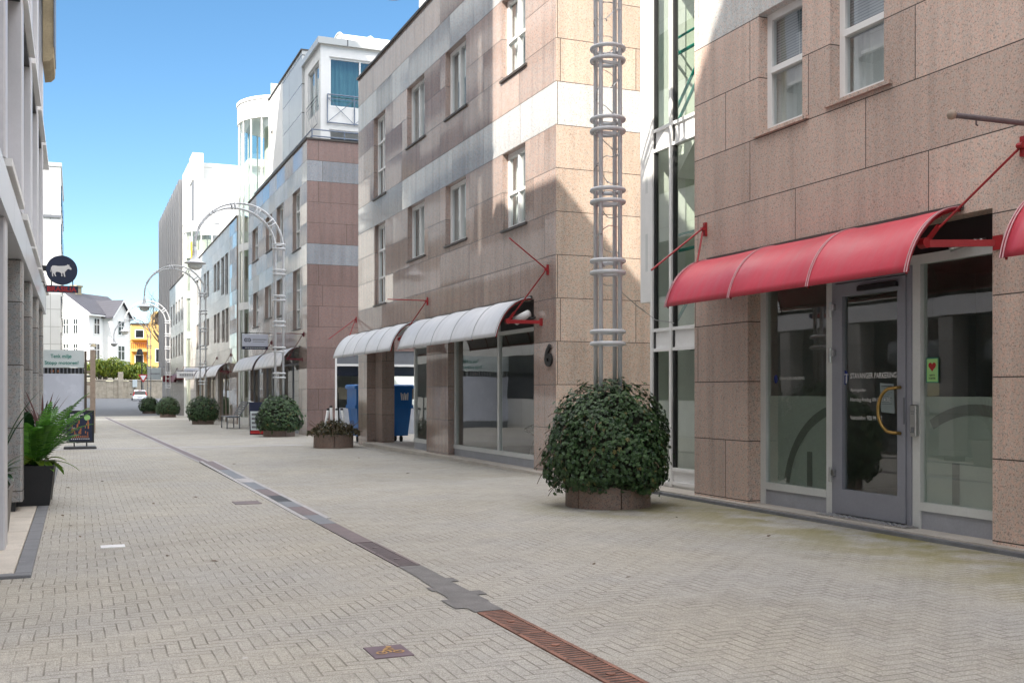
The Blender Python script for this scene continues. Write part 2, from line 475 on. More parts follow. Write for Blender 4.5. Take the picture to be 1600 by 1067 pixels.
def herring(name):
    """clinker pavers, three to one, laid in herringbone along the street"""
    m, nt, out = newmat(name); q = N(nt)
    n = 3.0; w = 0.0645
    p = q.pos(); s = q.xyz(p)
    wob = q.noise(1.3, p, 2)
    x = q.math('ADD', q.math('DIVIDE', s[0], w), q.map(wob, .3, .7, -.12, .12))
    y = q.math('ADD', q.math('DIVIDE', s[1], w), q.map(wob, .3, .7, .12, -.12))
    i = q.math('FLOOR', x); j = q.math('FLOOR', y)
    fx = q.math('SUBTRACT', x, i); fy = q.math('SUBTRACT', y, j)
    k = q.math('FLOORED_MODULO', q.math('SUBTRACT', i, j), 2 * n)
    hor = q.math('LESS_THAN', k, n - .5)
    BIG = 9.0
    def eq(a, b): return q.math('COMPARE', a, b, .1)
    def dist(cond, d): return q.math('ADD', d, q.math('MULTIPLY', q.math('SUBTRACT', 1.0, cond), BIG))
    ix = q.math('SUBTRACT', 1.0, fx); iy = q.math('SUBTRACT', 1.0, fy)
    ver = q.math('SUBTRACT', 1.0, hor)
    L = q.math('MAXIMUM', ver, eq(k, 0.0)); Rr = q.math('MAXIMUM', ver, eq(k, n - 1))
    T = q.math('MAXIMUM', hor, eq(k, n)); Bb = q.math('MAXIMUM', hor, eq(k, 2 * n - 1))
    d = q.math('MINIMUM', q.math('MINIMUM', dist(L, fx), dist(Rr, ix)), q.math('MINIMUM', dist(T, iy), dist(Bb, fy)))
    jn = q.map(d, .03, .085, 1, 0)
    # id of each paver
    idx = q.math('SUBTRACT', i, q.math('MULTIPLY', hor, k))
    idy = q.math('ADD', j, q.math('MULTIPLY', ver, q.math('SUBTRACT', k, n)))
    cid = q.n('ShaderNodeCombineXYZ'); q.l(idx, cid.inputs[0]); q.l(idy, cid.inputs[1]); q.l(hor, cid.inputs[2])
    wn_ = q.n('ShaderNodeTexWhiteNoise', noise_dimensions='3D'); q.l(cid.outputs[0], wn_.inputs['Vector'])
    tone = q.map(wn_.outputs['Value'], 0, 1, .955, 1.045)
    big = q.noise(.35, p, 5, .6)
    sand = q.noise(.8, p, 4)
    base = q.mix(q.map(sand, .35, .65, 0, 1), (.385, .362, .315), (.37, .358, .335))
    grit = q.noise(140, p, 2, .7)
    worn = q.noise(.13, p, 3); blots = q.map(q.noise(.9, p, 6, .7), .56, .70, 1.0, .86)
    f = q.math('MULTIPLY', q.math('MULTIPLY', tone, blots), q.math('MULTIPLY', q.map(worn, .35, .65, .93, 1.07), q.map(big, .3, .7, .9, 1.1)))
    f = q.math('MULTIPLY', f, q.math('MULTIPLY', q.map(grit, .35, .65, .66, 1.34), q.map(q.noise(48, p, 3, .7), .35, .65, .84, 1.14)))
    blot = q.noise(9, p, 4)
    f = q.math('MULTIPLY', f, q.map(blot, .3, .7, .92, 1.07))
    c = q.n('ShaderNodeVectorMath', operation='SCALE'); q.l(base, c.inputs[0]); q.l(f, c.inputs['Scale'])
    # joints are open and dark in places, sand filled in others
    jd = q.math('MULTIPLY', jn, q.map(q.noise(2.2, p, 3), .38, .62, .12, .85))
    col = q.mix(jd, c.outputs[0], (.15, .135, .11))
    # moss along the foot of the right hand wall
    edge = q.map(s[0], 4.8, 6.1, 0, 1)
    near = q.map(s[1], 11.5, 8.5, 0, 1)
    mn = q.map(q.noise(1.7, p, 5), .38, .56, 0, 1)
    mossm = q.math('MULTIPLY', q.math('MULTIPLY', edge, near), q.math('MULTIPLY', mn, 1.0))
    # moss round the first planter
    dx = q.math('SUBTRACT', s[0], 5.35); dy = q.math('SUBTRACT', s[1], 9.75)
    rad = q.math('SQRT', q.math('ADD', q.math('MULTIPLY', dx, dx), q.math('MULTIPLY', dy, dy)))
    ring = q.math('MULTIPLY', q.map(rad, .5, 1.3, 1, 0), q.math('MULTIPLY', mn, .75))
    mossm = q.math('MAXIMUM', mossm, ring)
    mossm = q.math('MULTIPLY', mossm, q.map(jn, 0, 1, .72, 1))
    col = q.mix(mossm, col, (.20, .175, .035))
    # pale specks (old chewing gum)
    vo = q.n('ShaderNodeTexVoronoi'); vo.inputs['Scale'].default_value = 1.9; q.l(p, vo.inputs['Vector'])
    gum = q.math('MULTIPLY', q.math('LESS_THAN', vo.outputs['Distance'], .026), .6)
    col = q.mix(gum, col, (.62, .62, .62))
    h = q.math('SUBTRACT', q.math('MULTIPLY', grit, .35), q.math('MULTIPLY', jn, 1.0))
    h = q.math('ADD', h, q.math('MULTIPLY', wn_.outputs['Value'], .15))
    q.bsdf(out, col, .78, bump=h, bump_s=.55, bump_d=.005, spec=.3)
    return m

M = {}
M['pavers'] = herring('herringbone clinker')
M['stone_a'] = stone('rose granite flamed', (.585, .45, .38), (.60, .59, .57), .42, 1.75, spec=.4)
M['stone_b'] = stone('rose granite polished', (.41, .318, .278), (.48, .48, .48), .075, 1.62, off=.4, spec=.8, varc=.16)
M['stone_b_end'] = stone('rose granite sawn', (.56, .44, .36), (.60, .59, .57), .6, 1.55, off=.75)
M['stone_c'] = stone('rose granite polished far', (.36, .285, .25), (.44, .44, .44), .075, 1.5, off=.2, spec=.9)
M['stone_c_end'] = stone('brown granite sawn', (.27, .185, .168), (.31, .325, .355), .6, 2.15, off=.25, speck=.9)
M['stone_d'] = stone('pale granite polished', (.52, .47, .43), (.56, .56, .55), .28, 1.6, greys=(8, 9, 10, 11, 12, 13), spec=.9)
M['stone_pot'] = stone('planter granite', (.28, .20, .16), (.3, .3, .3), .6, 60, greys=(), speck=.9, z0=-.3)
M['grey_granite'] = stone('grey granite', (.36, .355, .35), (.36, .355, .35), .35, 60, greys=(), speck=.7, z0=-.4)
M['white'] = paint('white lacquer', (.82, .82, .81), .4, var=.04)
M['white_frame'] = paint('white window frame', (.84, .84, .835), .4, var=.03)
M['frame_grey'] = paint('pale grey aluminium', (.66, .68, .67), .4, var=.05)
M['door_grey'] = paint('grey painted aluminium', (.29, .30, .345), .38, var=.05)
M['kick_grey'] = paint('grey kick panel', (.36, .375, .415), .5, var=.1, scale=5)
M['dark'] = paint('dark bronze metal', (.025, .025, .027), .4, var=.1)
M['black'] = paint('black lacquer', (.012, .012, .014), .45, var=.1)
M['pot_black'] = paint('matt black planter', (.016, .016, .018), .6, var=.2)
M['pot_grey'] = paint('taupe planter', (.20, .185, .17), .6, var=.1)
M['steel'] = paint('brushed steel', (.5, .5, .5), .3, metallic=.9)
M['brass'] = paint('worn brass', (.42, .27, .09), .32, metallic=.9, var=.2, scale=12)
M['lamp_metal'] = paint('lamp post grey paint', (.62, .63, .65), .42, var=.07, scale=8)
M['red_metal'] = paint('red lacquer', (.33, .018, .022), .4, var=.1)
M['dark_red'] = paint('dark red lacquer', (.12, .012, .02), .45, var=.1)
M['concrete'] = paint('painted sunlit band', (.46, .445, .41), .8, var=.1, scale=2, bump=.1)
M['kerb'] = paint('pale kerb slab', (.50, .46, .41), .75, var=.14, scale=4, bump=.1)
M['edging'] = paint('dark edging stone', (.17, .175, .19), .7, var=.18, scale=6, bump=.1)
M['asphalt'] = paint('asphalt', (.12, .125, .135), .85, var=.18, scale=1.2, bump=.2)
M['asphalt_patch'] = paint('asphalt patch', (.17, .165, .165), .85, var=.25, scale=6, bump=.3)
M['rust'] = paint('rusted cast iron', (.22, .105, .075), .75, var=.45, scale=9, bump=.15)
M['rust_far'] = paint('dull cast iron', (.15, .115, .12), .6, var=.3, scale=5)
M['channel'] = paint('channel concrete', (.40, .39, .40), .8, var=.15, scale=5)
M['ground'] = paint('earth', (.18, .17, .14), .9, var=.2, scale=.1)
M['interior'] = paint('interior plaster', (.52, .53, .52), .8)
M['interior_dark'] = paint('dim interior', (.62, .63, .60), .85)
M['interior_floor'] = paint('interior floor', (.13, .12, .11), .4)
M['interior_light'] = paint('stair hall plaster', (.74, .78, .70), .7)
M['roofing'] = paint('roof felt', (.10, .10, .10), .9)
M['coping'] = paint('dark coping', (.07, .06, .055), .5)
M['curtain'] = paint('pale curtain', (.78, .78, .76), .85, var=.05)
M['curtain_teal'] = paint('teal curtain', (.12, .27, .27), .8, var=.1)
M['blind'] = ribbed('slatted blind', (.33, .37, .42), .028, .45, .5, axis='z', duty=.3)
M['glass'] = glass('window glass', (.80, .86, .87), .18)
M['glass_shop'] = glass('shop glass', (.80, .86, .83), .13)
M['glass_green'] = glass('stair glass', (.86, .92, .86), .13)
M['film'] = paint('frosted film', (.40, .44, .40), .5, var=.04)
M['film_arc'] = paint('film cut', (.17, .18, .165), .4, var=.04)
M['dirty_white'] = paint('print white', (.72, .72, .72), .6)
M['paper'] = paint('notice paper', (.60, .63, .68), .7)
M['blue_mark'] = paint('deep blue print', (.012, .03, .20), .5)
M['green_sticker'] = paint('light green print', (.36, .66, .24), .5, var=.03)
M['red_print'] = paint('red print', (.42, .02, .02), .5)
M['black_print'] = paint('black print', (.015, .015, .015), .6)
M['teal_print'] = paint('teal print', (.0, .20, .155), .5)
M['pale_panel'] = paint('pale grey panel', (.60, .66, .67), .4, var=.03)
M['lilac_panel'] = paint('white notice panel', (.58, .61, .70), .25, var=.03)
M['wood'] = paint('weathered timber', (.36, .28, .22), .7, var=.15, scale=10)
M['bin_blue'] = paint('blue container plastic', (.01, .14, .45), .4, var=.06)
M['ivy'] = leafmat('ivy leaf', (.012, .042, .011), (.06, .12, .036), .36, trans=.08, tip=(.13, .12, .035))
M['ivy_core'] = paint('dead ivy stems', (.02, .022, .012), .9)
M['twig'] = paint('twigs', (.13, .09, .06), .8)
M['shrub'] = leafmat('brownish shrub leaf', (.035, .045, .015), (.10, .075, .035), .5, tip=(.2, .12, .05))
M['fern'] = leafmat('fern green', (.03, .12, .012), (.10, .27, .03), .4, trans=.3)
M['broad'] = leafmat('dark broad leaf', (.01, .035, .012), (.03, .085, .025), .3, trans=.15)
M['lime'] = leafmat('lime leaf', (.10, .22, .02), (.22, .30, .04), .4, trans=.3)
M['cordyline'] = leafmat('red strap leaf', (.04, .010, .012), (.11, .022, .022), .4, trans=.2)
M['hedge'] = leafmat('sunny hedge leaf', (.09, .17, .015), (.33, .36, .04), .5, trans=.3)
def cloth(name, col, rough, dirt):
    m, nt, out = newmat(name); q = N(nt); p = q.pos(); s = q.xyz(p)
    cv = q.n('ShaderNodeCombineXYZ'); q.l(q.math('MULTIPLY', s[1], 9.0), cv.inputs[0]); q.l(q.math('MULTIPLY', s[2], 1.4), cv.inputs[1])
    runs = q.map(q.noise(1.0, cv.outputs[0], 4, .65), .45, .72, 0, dirt)
    big = q.map(q.noise(1.3, p, 5), .3, .7, .88, 1.1)
    c = q.n('ShaderNodeVectorMath', operation='SCALE'); c.inputs[0].default_value = col; q.l(big, c.inputs['Scale'])
    colr = q.mix(runs, c.outputs[0], tuple(.55 * k + .10 for k in col))
    wrk = q.noise(6.0, p, 4)
    q.bsdf(out, colr, q.map(big, .88, 1.1, rough - .08, rough + .1), bump=wrk, bump_s=.25, bump_d=.02)
    return m
M['awning_red'] = cloth('red canopy cloth', (.58, .045, .075), .42, .35)
M['awning_white'] = cloth('white canopy cloth', (.70, .71, .74), .45, .3)
M['seam_pink'] = paint('pale canopy piping', (.62, .36, .38), .5)
M['seam_grey'] = paint('grey canopy seam', (.36, .37, .39), .5)
M['awning_dull'] = cloth('silvery canopy cloth', (.58, .56, .56), .36, .3)
M['left_panel'] = panels('pale enamel panels', (.66, .67, .71), 2.3, 1.15, .006, .28, var=.03)
M['left_fin'] = paint('pale grey fins', (.62, .625, .66), .35, var=.04)
M['left_glass'] = glass('reflective glass', (.35, .4, .42), .2)
M['render_white'] = paint('white render', (.80, .80, .79), .75, var=.04, scale=1)
M['sheet_white'] = ribbed('white corrugated sheet', (.66, .66, .65), .30, .80, .5)
M['panel_white'] = panels('white facade panels', (.66, .66, .64), 3.4, 1.0, .02, .6, jc=(.42, .42, .40))
M['panel_grey'] = panels('grey facade panels', (.52, .53, .52), 4.0, .95, .02, .25, jc=(.13, .13, .13), spec=.7)
M['fin_concrete'] = paint('grey concrete fins', (.46, .44, .43), .8, var=.06)
M['rail_blue'] = paint('blue grey railing', (.16, .20, .27), .45)
M['tile_dark'] = ribbed('dark roof tiles', (.045, .045, .06), .34, .5, .6, duty=.25)
M['yellow'] = paint('yellow render', (.66, .43, .15), .8, var=.06)
M['orange'] = paint('orange render', (.62, .30, .06), .8, var=.06)
M['rubble'] = paint('stone wall', (.44, .38, .30), .9, var=.25, scale=1.8, bump=.4)
M['chimney'] = paint('buff chimney', (.34, .28, .18), .8, var=.2)
M['car_silver'] = paint('silver car paint', (.52, .52, .54), .25, metallic=.6, var=.02)
M['rubber'] = paint('rubber', (.02, .02, .02), .8)
M['tail'] = paint('tail light', (.45, .02, .015), .25)
M['car_glass'] = paint('dark car glass', (.015, .017, .02), .08)
M['lens'] = paint('milky lamp bowl', (.62, .63, .60), .3, var=.03)
M['bark'] = paint('bark', (.09, .07, .055), .9, var=.2)
M['gold_print'] = paint('worn gold print', (.45, .26, .09), .6, var=.15, scale=20)
M['plate_purple'] = paint('purple brown tile', (.13, .085, .105), .5, var=.2, scale=8)
M['white_tile'] = paint('worn white tile', (.72, .72, .74), .6, var=.12, scale=12)
M['navy'] = paint('navy board', (.012, .018, .05), .4)
M['slate'] = paint('slate panel', (.16, .17, .19), .5)
M['orange_print_and_glow'] = paint('orange print and painted glow', (.45, .16, .06), .6)
M['yellow_strip'] = paint('yellow panel', (.60, .40, .04), .5)

def gz(y):
    """the street sinks a little in the middle distance and climbs again at the crossing"""
    pts = [(-500, 0), (14, 0), (80, -.28), (128, -.02), (150, .5), (152, .5), (9000, .5)]
    for (a, za), (b, zb) in zip(pts, pts[1:]):
        if y <= b: return za + (zb - za) * (y - a) / (b - a)
    return .5

# ---------------------------------------------------------------- the ground
def strip(x0, x1, ys, dz=0.0):
    mb = MB()
    for a, b in zip(ys, ys[1:]):
        mb.quad((x0, a, gz(a) + dz), (x1, a, gz(a) + dz), (x1, b, gz(b) + dz), (x0, b, gz(b) + dz))
    return mb
YS = [-14, 0, 14, 30, 45, 60, 70]
struct('ground', MB().quad((-4000, -4000, -.6), (4000, -4000, -.6), (4000, 4000, -.6), (-4000, 4000, -.6)), M['ground'])
struct('pavement', strip(-16, 24, YS), M['pavers'])
struct('road', strip(-40, 70, [70, 80, 100, 128, 140, 150.5]), M['asphalt'])
struct('path', strip(-2, 5.0, [25.1, 25.5], .004), M['channel'])
struct('path', strip(-4, 6.3, [57.5, 61.5], .004), M['concrete'])  # pale strip painting the band of sunlight across the far street
# right hand pavement: pale slab with a dark edging
mb = MB(); mb.box(6.42, 6.9, -4, 13.6, -.1, .045); struct('pavement', mb, M['kerb'])
mb = MB(); mb.box(6.36, 6.418, -4, 13.6, -.1, .03); struct('kerb', mb, M['edging'])
mb = MB(); mb.box(6.24, 9.0, 13.62, 24.4, -.1, .04); struct('pavement', mb, M['kerb'])
# left hand pavement
mb = MB()
yy = 7.66
while yy < 19.5:
    mb.bbox(-2.2, -.385, yy, yy + 1.12, -.1, .022, .006); yy += 1.13
struct('pavement', mb, M['kerb'])
mb = MB()
yy = 7.64
while yy < 19.5:
    mb.bbox(-.378, -.275, yy, yy + .56, -.1, .022, .005); yy += .567
mb.bbox(-2.2, -.275, 7.54, 7.635, -.1, .022, .005)
struct('kerb', mb, M['edging'])

# drain channel along the street
dc = thing('drain_channel', (2.1, 3.0, 0), 'long rusty drain channel running down the middle of the paved street', 'drain')
def grate(y0, y1, m, x=2.1, w=.165):
    mb = MB()
    n = int((y1 - y0) / .5)
    for k in range(n):
        a = y0 + (y1 - y0) * k / n; b = y0 + (y1 - y0) * (k + 1) / n - .012
        mb.box(x - w / 2, x - w / 2 + .022, a, b, -.02, .008); mb.box(x + w / 2 - .022, x + w / 2, a, b, -.02, .008)
        t = a
        while t < b:
            mb.box(x - w / 2 + .02, x + w / 2 - .02, t, t + .018, -.02, .006); t += .036
        mb.lathe(x, (a + b) / 2, [(.022, .0065), (.022, .010), (.0, .010)], 10)
    return mb
obj('grate', grate(2.6, 5.4, M['rust']), M['rust'], dc)
obj('grate', grate(7.05, 8.25, M['rust_far'], 2.13), M['rust_far'], dc)
parts('bed', MB().box(2.02, 2.18, 2.6, 5.4, -.03, .0045).box(2.05, 2.21, 7.05, 8.25, -.03, .0045), M['black'], dc)
mb = MB()
y = 8.27; k = 0
ms = [('rust_far', 1.3), ('slate', .75), ('rust_far', .8), ('slate', .6), ('black', .7), ('rust_far', .9), ('slate', 1.1), ('channel', .7), ('slate', 1.8), ('rust_far', 2.2)]
for nm, L in ms:
    obj('cover', MB().box(2.04, 2.2, y, y + L - .012, -.03, .008), M[nm], dc); y += L
    k += 1
y = 8.27
obj('rail', MB().box(1.985, 2.038, 10, 19.2, -.03, .006).box(2.202, 2.25, 10, 19.2, -.03, .006), M['channel'], dc)
mb = MB()
for a, b in zip([19.2, 30, 45, 57], [30, 45, 57, 66]):
    for x0, x1, dz in ((2.03, 2.17, .006),):
        xo = -(a - 19) * .012; xo2 = -(b - 19) * .012
        mb.quad((x0 + xo, a, gz(a) + dz), (x1 + xo, a, gz(a) + dz), (x1 + xo2, b, gz(b) + dz), (x0 + xo2, b, gz(b) + dz))
obj('cover', mb, M['rust_far'], dc)
mb = MB()
for a, b in zip([19.2, 30, 45, 57], [30, 45, 57, 66]):
    for x0, x1, dz in ((1.985, 2.026, .006), (2.174, 2.215, .006)):
        xo = -(a - 19) * .012; xo2 = -(b - 19) * .012
        mb.quad((x0 + xo, a, gz(a) + dz), (x1 + xo, a, gz(a) + dz), (x1 + xo2, b, gz(b) + dz), (x0 + xo2, b, gz(b) + dz))
obj('rail', mb, M['channel'], dc)
# asphalt repair between the two grates, its edge stepping along the paver joints
mb = MB()
yy = 5.42
for L_, x0, x1 in [(.12, 2.01, 2.185), (.13, 1.945, 2.185), (.13, 1.945, 2.20), (.08, 2.0, 2.20), (.13, 2.01, 2.265), (.07, 2.01, 2.20), (.13, 1.985, 2.20), (.14, 2.03, 2.2), (.13, 2.035, 2.255), (.18, 2.045, 2.21), (.38, 2.05, 2.215)]:
    mb.quad((x0, yy, .005), (x1, yy, .005), (x1, yy + L_, .005), (x0, yy + L_, .005)); yy += L_
struct('road', mb, M['asphalt_patch'])

# marked tile with a cyclist, white tile, inspection cover
bt = thing('paving_tile', (1.34, 4.75, 0), 'square purple brown tile with a worn gold cyclist set in the paving', 'tile')
mb = MB(); mb.bbox(1.245, 1.43, 4.64, 4.86, -.02, .005, .002); obj('plate', mb, M['plate_purple'], bt)
mb = MB()
def ring2(mb, cx, cy, r, w, z, n=18, asp=1.0):
    for k in range(n):
        a = 2 * math.pi * k / n; b = 2 * math.pi * (k + 1) / n
        mb.quad(*[(cx + rr * math.cos(t), cy + rr * asp * math.sin(t), z) for rr, t in ((r, a), (r + w, a), (r + w, b), (r, b))])
ring2(mb, 1.298, 4.72, .018, .009, .0075); ring2(mb, 1.378, 4.72, .018, .009, .0075)
def seg(mb, a, b, w, z):
    a = Vector((*a, z)); b = Vector((*b, z)); d = (b - a).normalized(); nn = Vector((-d.y, d.x, 0)) * w
    mb.quad(a - nn, b - nn, b + nn, a + nn)
for a, b, w in [((1.30, 4.72), (1.322, 4.765), .005), ((1.322, 4.765), (1.36, 4.755), .005), ((1.36, 4.755), (1.378, 4.72), .004), ((1.322, 4.765), (1.345, 4.80), .009), ((1.345, 4.80), (1.368, 4.775), .005), ((1.325, 4.765), (1.345, 4.735), .007), ((1.345, 4.735), (1.335, 4.71), .006)]:
    seg(mb, a, b, w, .008)
ring2(mb, 1.357, 4.82, .0, .014, .0075, 12)
obj('cyclist_mark', mb, M['gold_print'], bt)
mb = MB(); mb.bbox(.17, .35, 8.76, 8.90, -.02, .006, .002)
tag(obj('paving_tile', mb, M['white_tile']), 'small white tile set in the paving near the left kerb', 'tile')
mb = MB(); mb.bbox(1.58, 1.86, 11.62, 11.95, -.02, .006, .003)
tag(obj('inspection_cover', mb, M['rust_far']), 'small rusty metal inspection cover left of the drain channel', 'cover')

# dry leaves blown onto the paving
rl = random.Random(17)
mb = MB(); leaf_pts = [(0, -.6), (.24, -.25), (.3, .1), (0, .55), (-.26, .12), (-.22, -.22)]
mb.add([(a * .05, b * .05, .008 + .012 * abs(a)) for a, b in leaf_pts], [(0, 1, 2), (0, 2, 3), (0, 3, 4), (0, 4, 5)])
dl = None
for k in range(26):
    x, y = rl.choice([(rl.uniform(5.3, 6.3), rl.uniform(5, 13)), (rl.uniform(-.2, .7), rl.uniform(8, 16)), (rl.uniform(0, 6), rl.uniform(4, 20))])
    if dl is None:
        dl = obj('fallen_leaf', mb, M['twig']); o = dl
    else:
        o = dl.copy(); COL.objects.link(o)
    o.location = (x, y, gz(y) + .003); o.rotation_euler = (rl.uniform(-.3, .3), rl.uniform(-.3, .3), rl.uniform(0, 6.28))
    s_ = rl.uniform(.6, 1.3); o.scale = (s_, s_, s_)
    tag(o, 'small dry brown leaf lying on the paving', 'leaf', 'dry leaves scattered on the paving')

# ---------------------------------------------------------------- building pieces
def windowX(parent, x, y0, y1, z0, z1, mull=(), trans=(), fw=.06, cover=None, name='window', fm='white_frame', bar=.045, gm='glass', lower=None):
    """window in a plane X=x seen from -X; mull/trans are fractions; bars are modelled"""
    mb = MB(); d = .06
    mb.box(x, x + d, y0, y0 + fw, z0, z1); mb.box(x, x + d, y1 - fw, y1, z0, z1)
    mb.box(x, x + d, y0 + fw, y1 - fw, z1 - fw, z1); mb.box(x, x + d, y0 + fw, y1 - fw, z0, z0 + fw)
    for f in mull:
        c = y0 + (y1 - y0) * f; mb.box(x - .012, x + d, c - bar / 2, c + bar / 2, z0 + fw, z1 - fw)
    for f in trans:
        c = z0 + (z1 - z0) * f; mb.box(x - .018, x + d, y0 + fw, y1 - fw, c - bar / 2, c + bar / 2)
    w = obj(name, mb, M[fm], parent)
    xg = x + .03
    obj('pane', MB().quad((xg, y0 + fw, z0 + fw), (xg, y0 + fw, z1 - fw), (xg, y1 - fw, z1 - fw), (xg, y1 - fw, z0 + fw)), M[gm], w)
    if cover:
        obj('curtain', curtainX(x + .12, y0 - .02, y1 + .02, z0, z1), M[cover], w, smooth=True)
    return w
def curtainX(x, y0, y1, z0, z1, amp=.025, pitch=.13):
    mb = MB(); n = max(int((y1 - y0) / .025), 4)
    for i in range(n):
        a = y0 + (y1 - y0) * i / n; b = y0 + (y1 - y0) * (i + 1) / n
        f = lambda t: x + amp * math.sin(t * 2 * math.pi / pitch) + amp * .7 * math.sin(t * 2 * math.pi / (pitch * 2.7))
        mb.quad((f(a), a, z0), (f(a), a, z1), (f(b), b, z1), (f(b), b, z0))
    return mb
def windowY(parent, y, x0, x1, z0, z1, mull=(), trans=(), fw=.06, cover=None, name='window', fm='white_frame', bar=.045, gm='glass'):
    mb = MB(); d = .06
    mb.box(x0, x0 + fw, y, y + d, z0, z1); mb.box(x1 - fw, x1, y, y + d, z0, z1)
    mb.box(x0 + fw, x1 - fw, y, y + d, z1 - fw, z1); mb.box(x0 + fw, x1 - fw, y, y + d, z0, z0 + fw)
    for f in mull:
        c = x0 + (x1 - x0) * f; mb.box(c - bar / 2, c + bar / 2, y - .012, y + d, z0 + fw, z1 - fw)
    for f in trans:
        c = z0 + (z1 - z0) * f; mb.box(x0 + fw, x1 - fw, y - .018, y + d, c - bar / 2, c + bar / 2)
    w = obj(name, mb, M[fm], parent)
    yg = y + .03
    obj('pane', MB().quad((x0 + fw, yg, z0 + fw), (x1 - fw, yg, z0 + fw), (x1 - fw, yg, z1 - fw), (x0 + fw, yg, z1 - fw)), M[gm], w)
    if cover:
        mbc = MB()
        for (px, py, pz) in []: pass
        c = curtainX(0, x0, x1, z0, z1)
        c.v = [(b, y + .25 + a, cc) for a, b, cc in c.v]
        obj('curtain', c, M[cover], w, smooth=True)
    return w
def sillX(mb, x, y0, y1, z): mb.box(x - .035, x + .12, y0 - .06, y1 + .03, z - .035, z)

# ---------------------------------------------------------------- building A (parking office)
A = thing('granite_building', (9, 5, 0), 'rose granite building with the glazed parking office under a red canopy', 'building')
XA = 6.5
w1 = (8.39, 9.10, 3.87, 5.10); w2 = (7.27, 7.98, 3.90, 5.13); w3 = (4.6, 5.3, 3.9, 5.13)
shop = (6.09, 9.29, -.1, 2.62)
mb = MB().wallX(XA, -6, 10.32, -.2, 14, [w1, w2, w3, shop], .22)
mb.quad((XA, 10.32, -.2), (XA, 10.32, 14), (11, 10.32, 14), (11, 10.32, -.2))
mb.quad((XA, -6, -.2), (11, -6, -.2), (11, -6, 14), (XA, -6, 14)); mb.quad((11, -6, -.2), (11, 10.32, -.2), (11, 10.32, 14), (11, -6, 14))
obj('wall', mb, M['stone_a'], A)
obj('roof', MB().box(XA - .05, 14, -6.05, 10.35, 14.0, 14.2), M['coping'], A)
mb = MB()
for w in (w1, w2, w3): sillX(mb, XA, w[0] - .04, w[1] + .02, w[2])
parts('sill', mb, M['stone_a'], A)
for w in (w1, w2, w3):
    wo_ = windowX(A, XA + .11, w[0], w[1], w[2], w[3], (), (.52,), .075, 'curtain', bar=.06)
    obj('blind', MB().quad((XA + .19, w[0], 4.5), (XA + .19, w[0], 5.1), (XA + .19, w[1], 5.1), (XA + .19, w[1], 4.5)), M['blind'], wo_)
obj('interior', MB().box(XA + .45, XA + .5, 4, 9.3, 3.5, 5.3), M['interior_dark'], A)
# shopfront: frames
XS = 6.66
mb = MB()
mb.box(XS, XS + .07, 9.20, 9.29, .045, 2.3); mb.box(XS - .01, XS + .07, 8.13, 8.22, .045, 2.3)
mb.box(XS - .01, XS + .07, 7.0, 7.09, .045, 2.3); mb.box(XS, XS + .07, 6.09, 6.13, .24, 2.3)
mb.box(XS - .012, XS + .07, 6.09, 9.29, 2.30, 2.38)
mb.box(XS - .012, XS + .07, 8.22, 9.20, .20, .27); mb.box(XS - .012, XS + .07, 6.09, 7.0, .20, .27)
sf = obj('shopfront', mb, M['frame_grey'], A)
for (a, b) in ((8.22, 9.20), (6.13, 7.0)):
    obj('pane', MB().quad((XS + .03, a, .27), (XS + .03, a, 2.3), (XS + .03, b, 2.3), (XS + .03, b, .27)), M['glass_shop'], sf)
    obj('kick_panel', MB().box(XS + .005, XS + .05, a, b, .045, .2), M['kick_grey'], sf)
    obj('film', MB().quad((XS + .05, a, .27), (XS + .05, a, 1.17), (XS + .05, b, 1.17), (XS + .05, b, .27)), M['film'], sf)
obj('fascia', MB().box(XS + .03, XS + .06, 6.09, 9.29, 2.38, 2.62), M['dark'], sf)
obj('threshold', MB().box(6.51, 6.66, 7.02, 8.2, .046, .058), M['steel'], sf)
mb = MB()
for iy in range(16):
    for ix in range(3): mb.lathe(6.54 + ix * .045, 7.07 + iy * .072, [(.014, .058), (.012, .064), (0, .064)], 8)
obj('stud_surface', mb, M['steel'], sf)
for (cy, cz, r) in ((8.0, .15, .96), (6.55, .15, .96)):
    mb = MB()
    lo, hi = ((8.24, 9.0) if cy > 7.5 else (6.14, 6.98))
    for k in range(40):
        a = math.pi * k / 40; b = math.pi * (k + 1) / 40
        pts = [(cy + rr * math.cos(t), cz + rr * math.sin(t)) for rr, t in ((r - .09, a), (r, a), (r, b), (r - .09, b))]  # one piece of the arc
        if cy < 7.5: pts = [(y_ - .1, z_) for y_, z_ in pts]
        if all(lo < y_ < hi and .28 < z_ < 1.17 for y_, z_ in pts):
            mb.quad(*[(XS + .045, y_, z_) for y_, z_ in pts])
    obj('film_emblem', mb, M['film_arc'], sf)
mb = MB()
for (a, b) in ((8.50, 8.58), (6.62, 6.70)):
    mb.quad((XS + .045, a, .28), (XS + .045, a, .62), (XS + .045, b, .62), (XS + .045, b, .28))
parts('film_emblem', mb, M['film_arc'], sf)
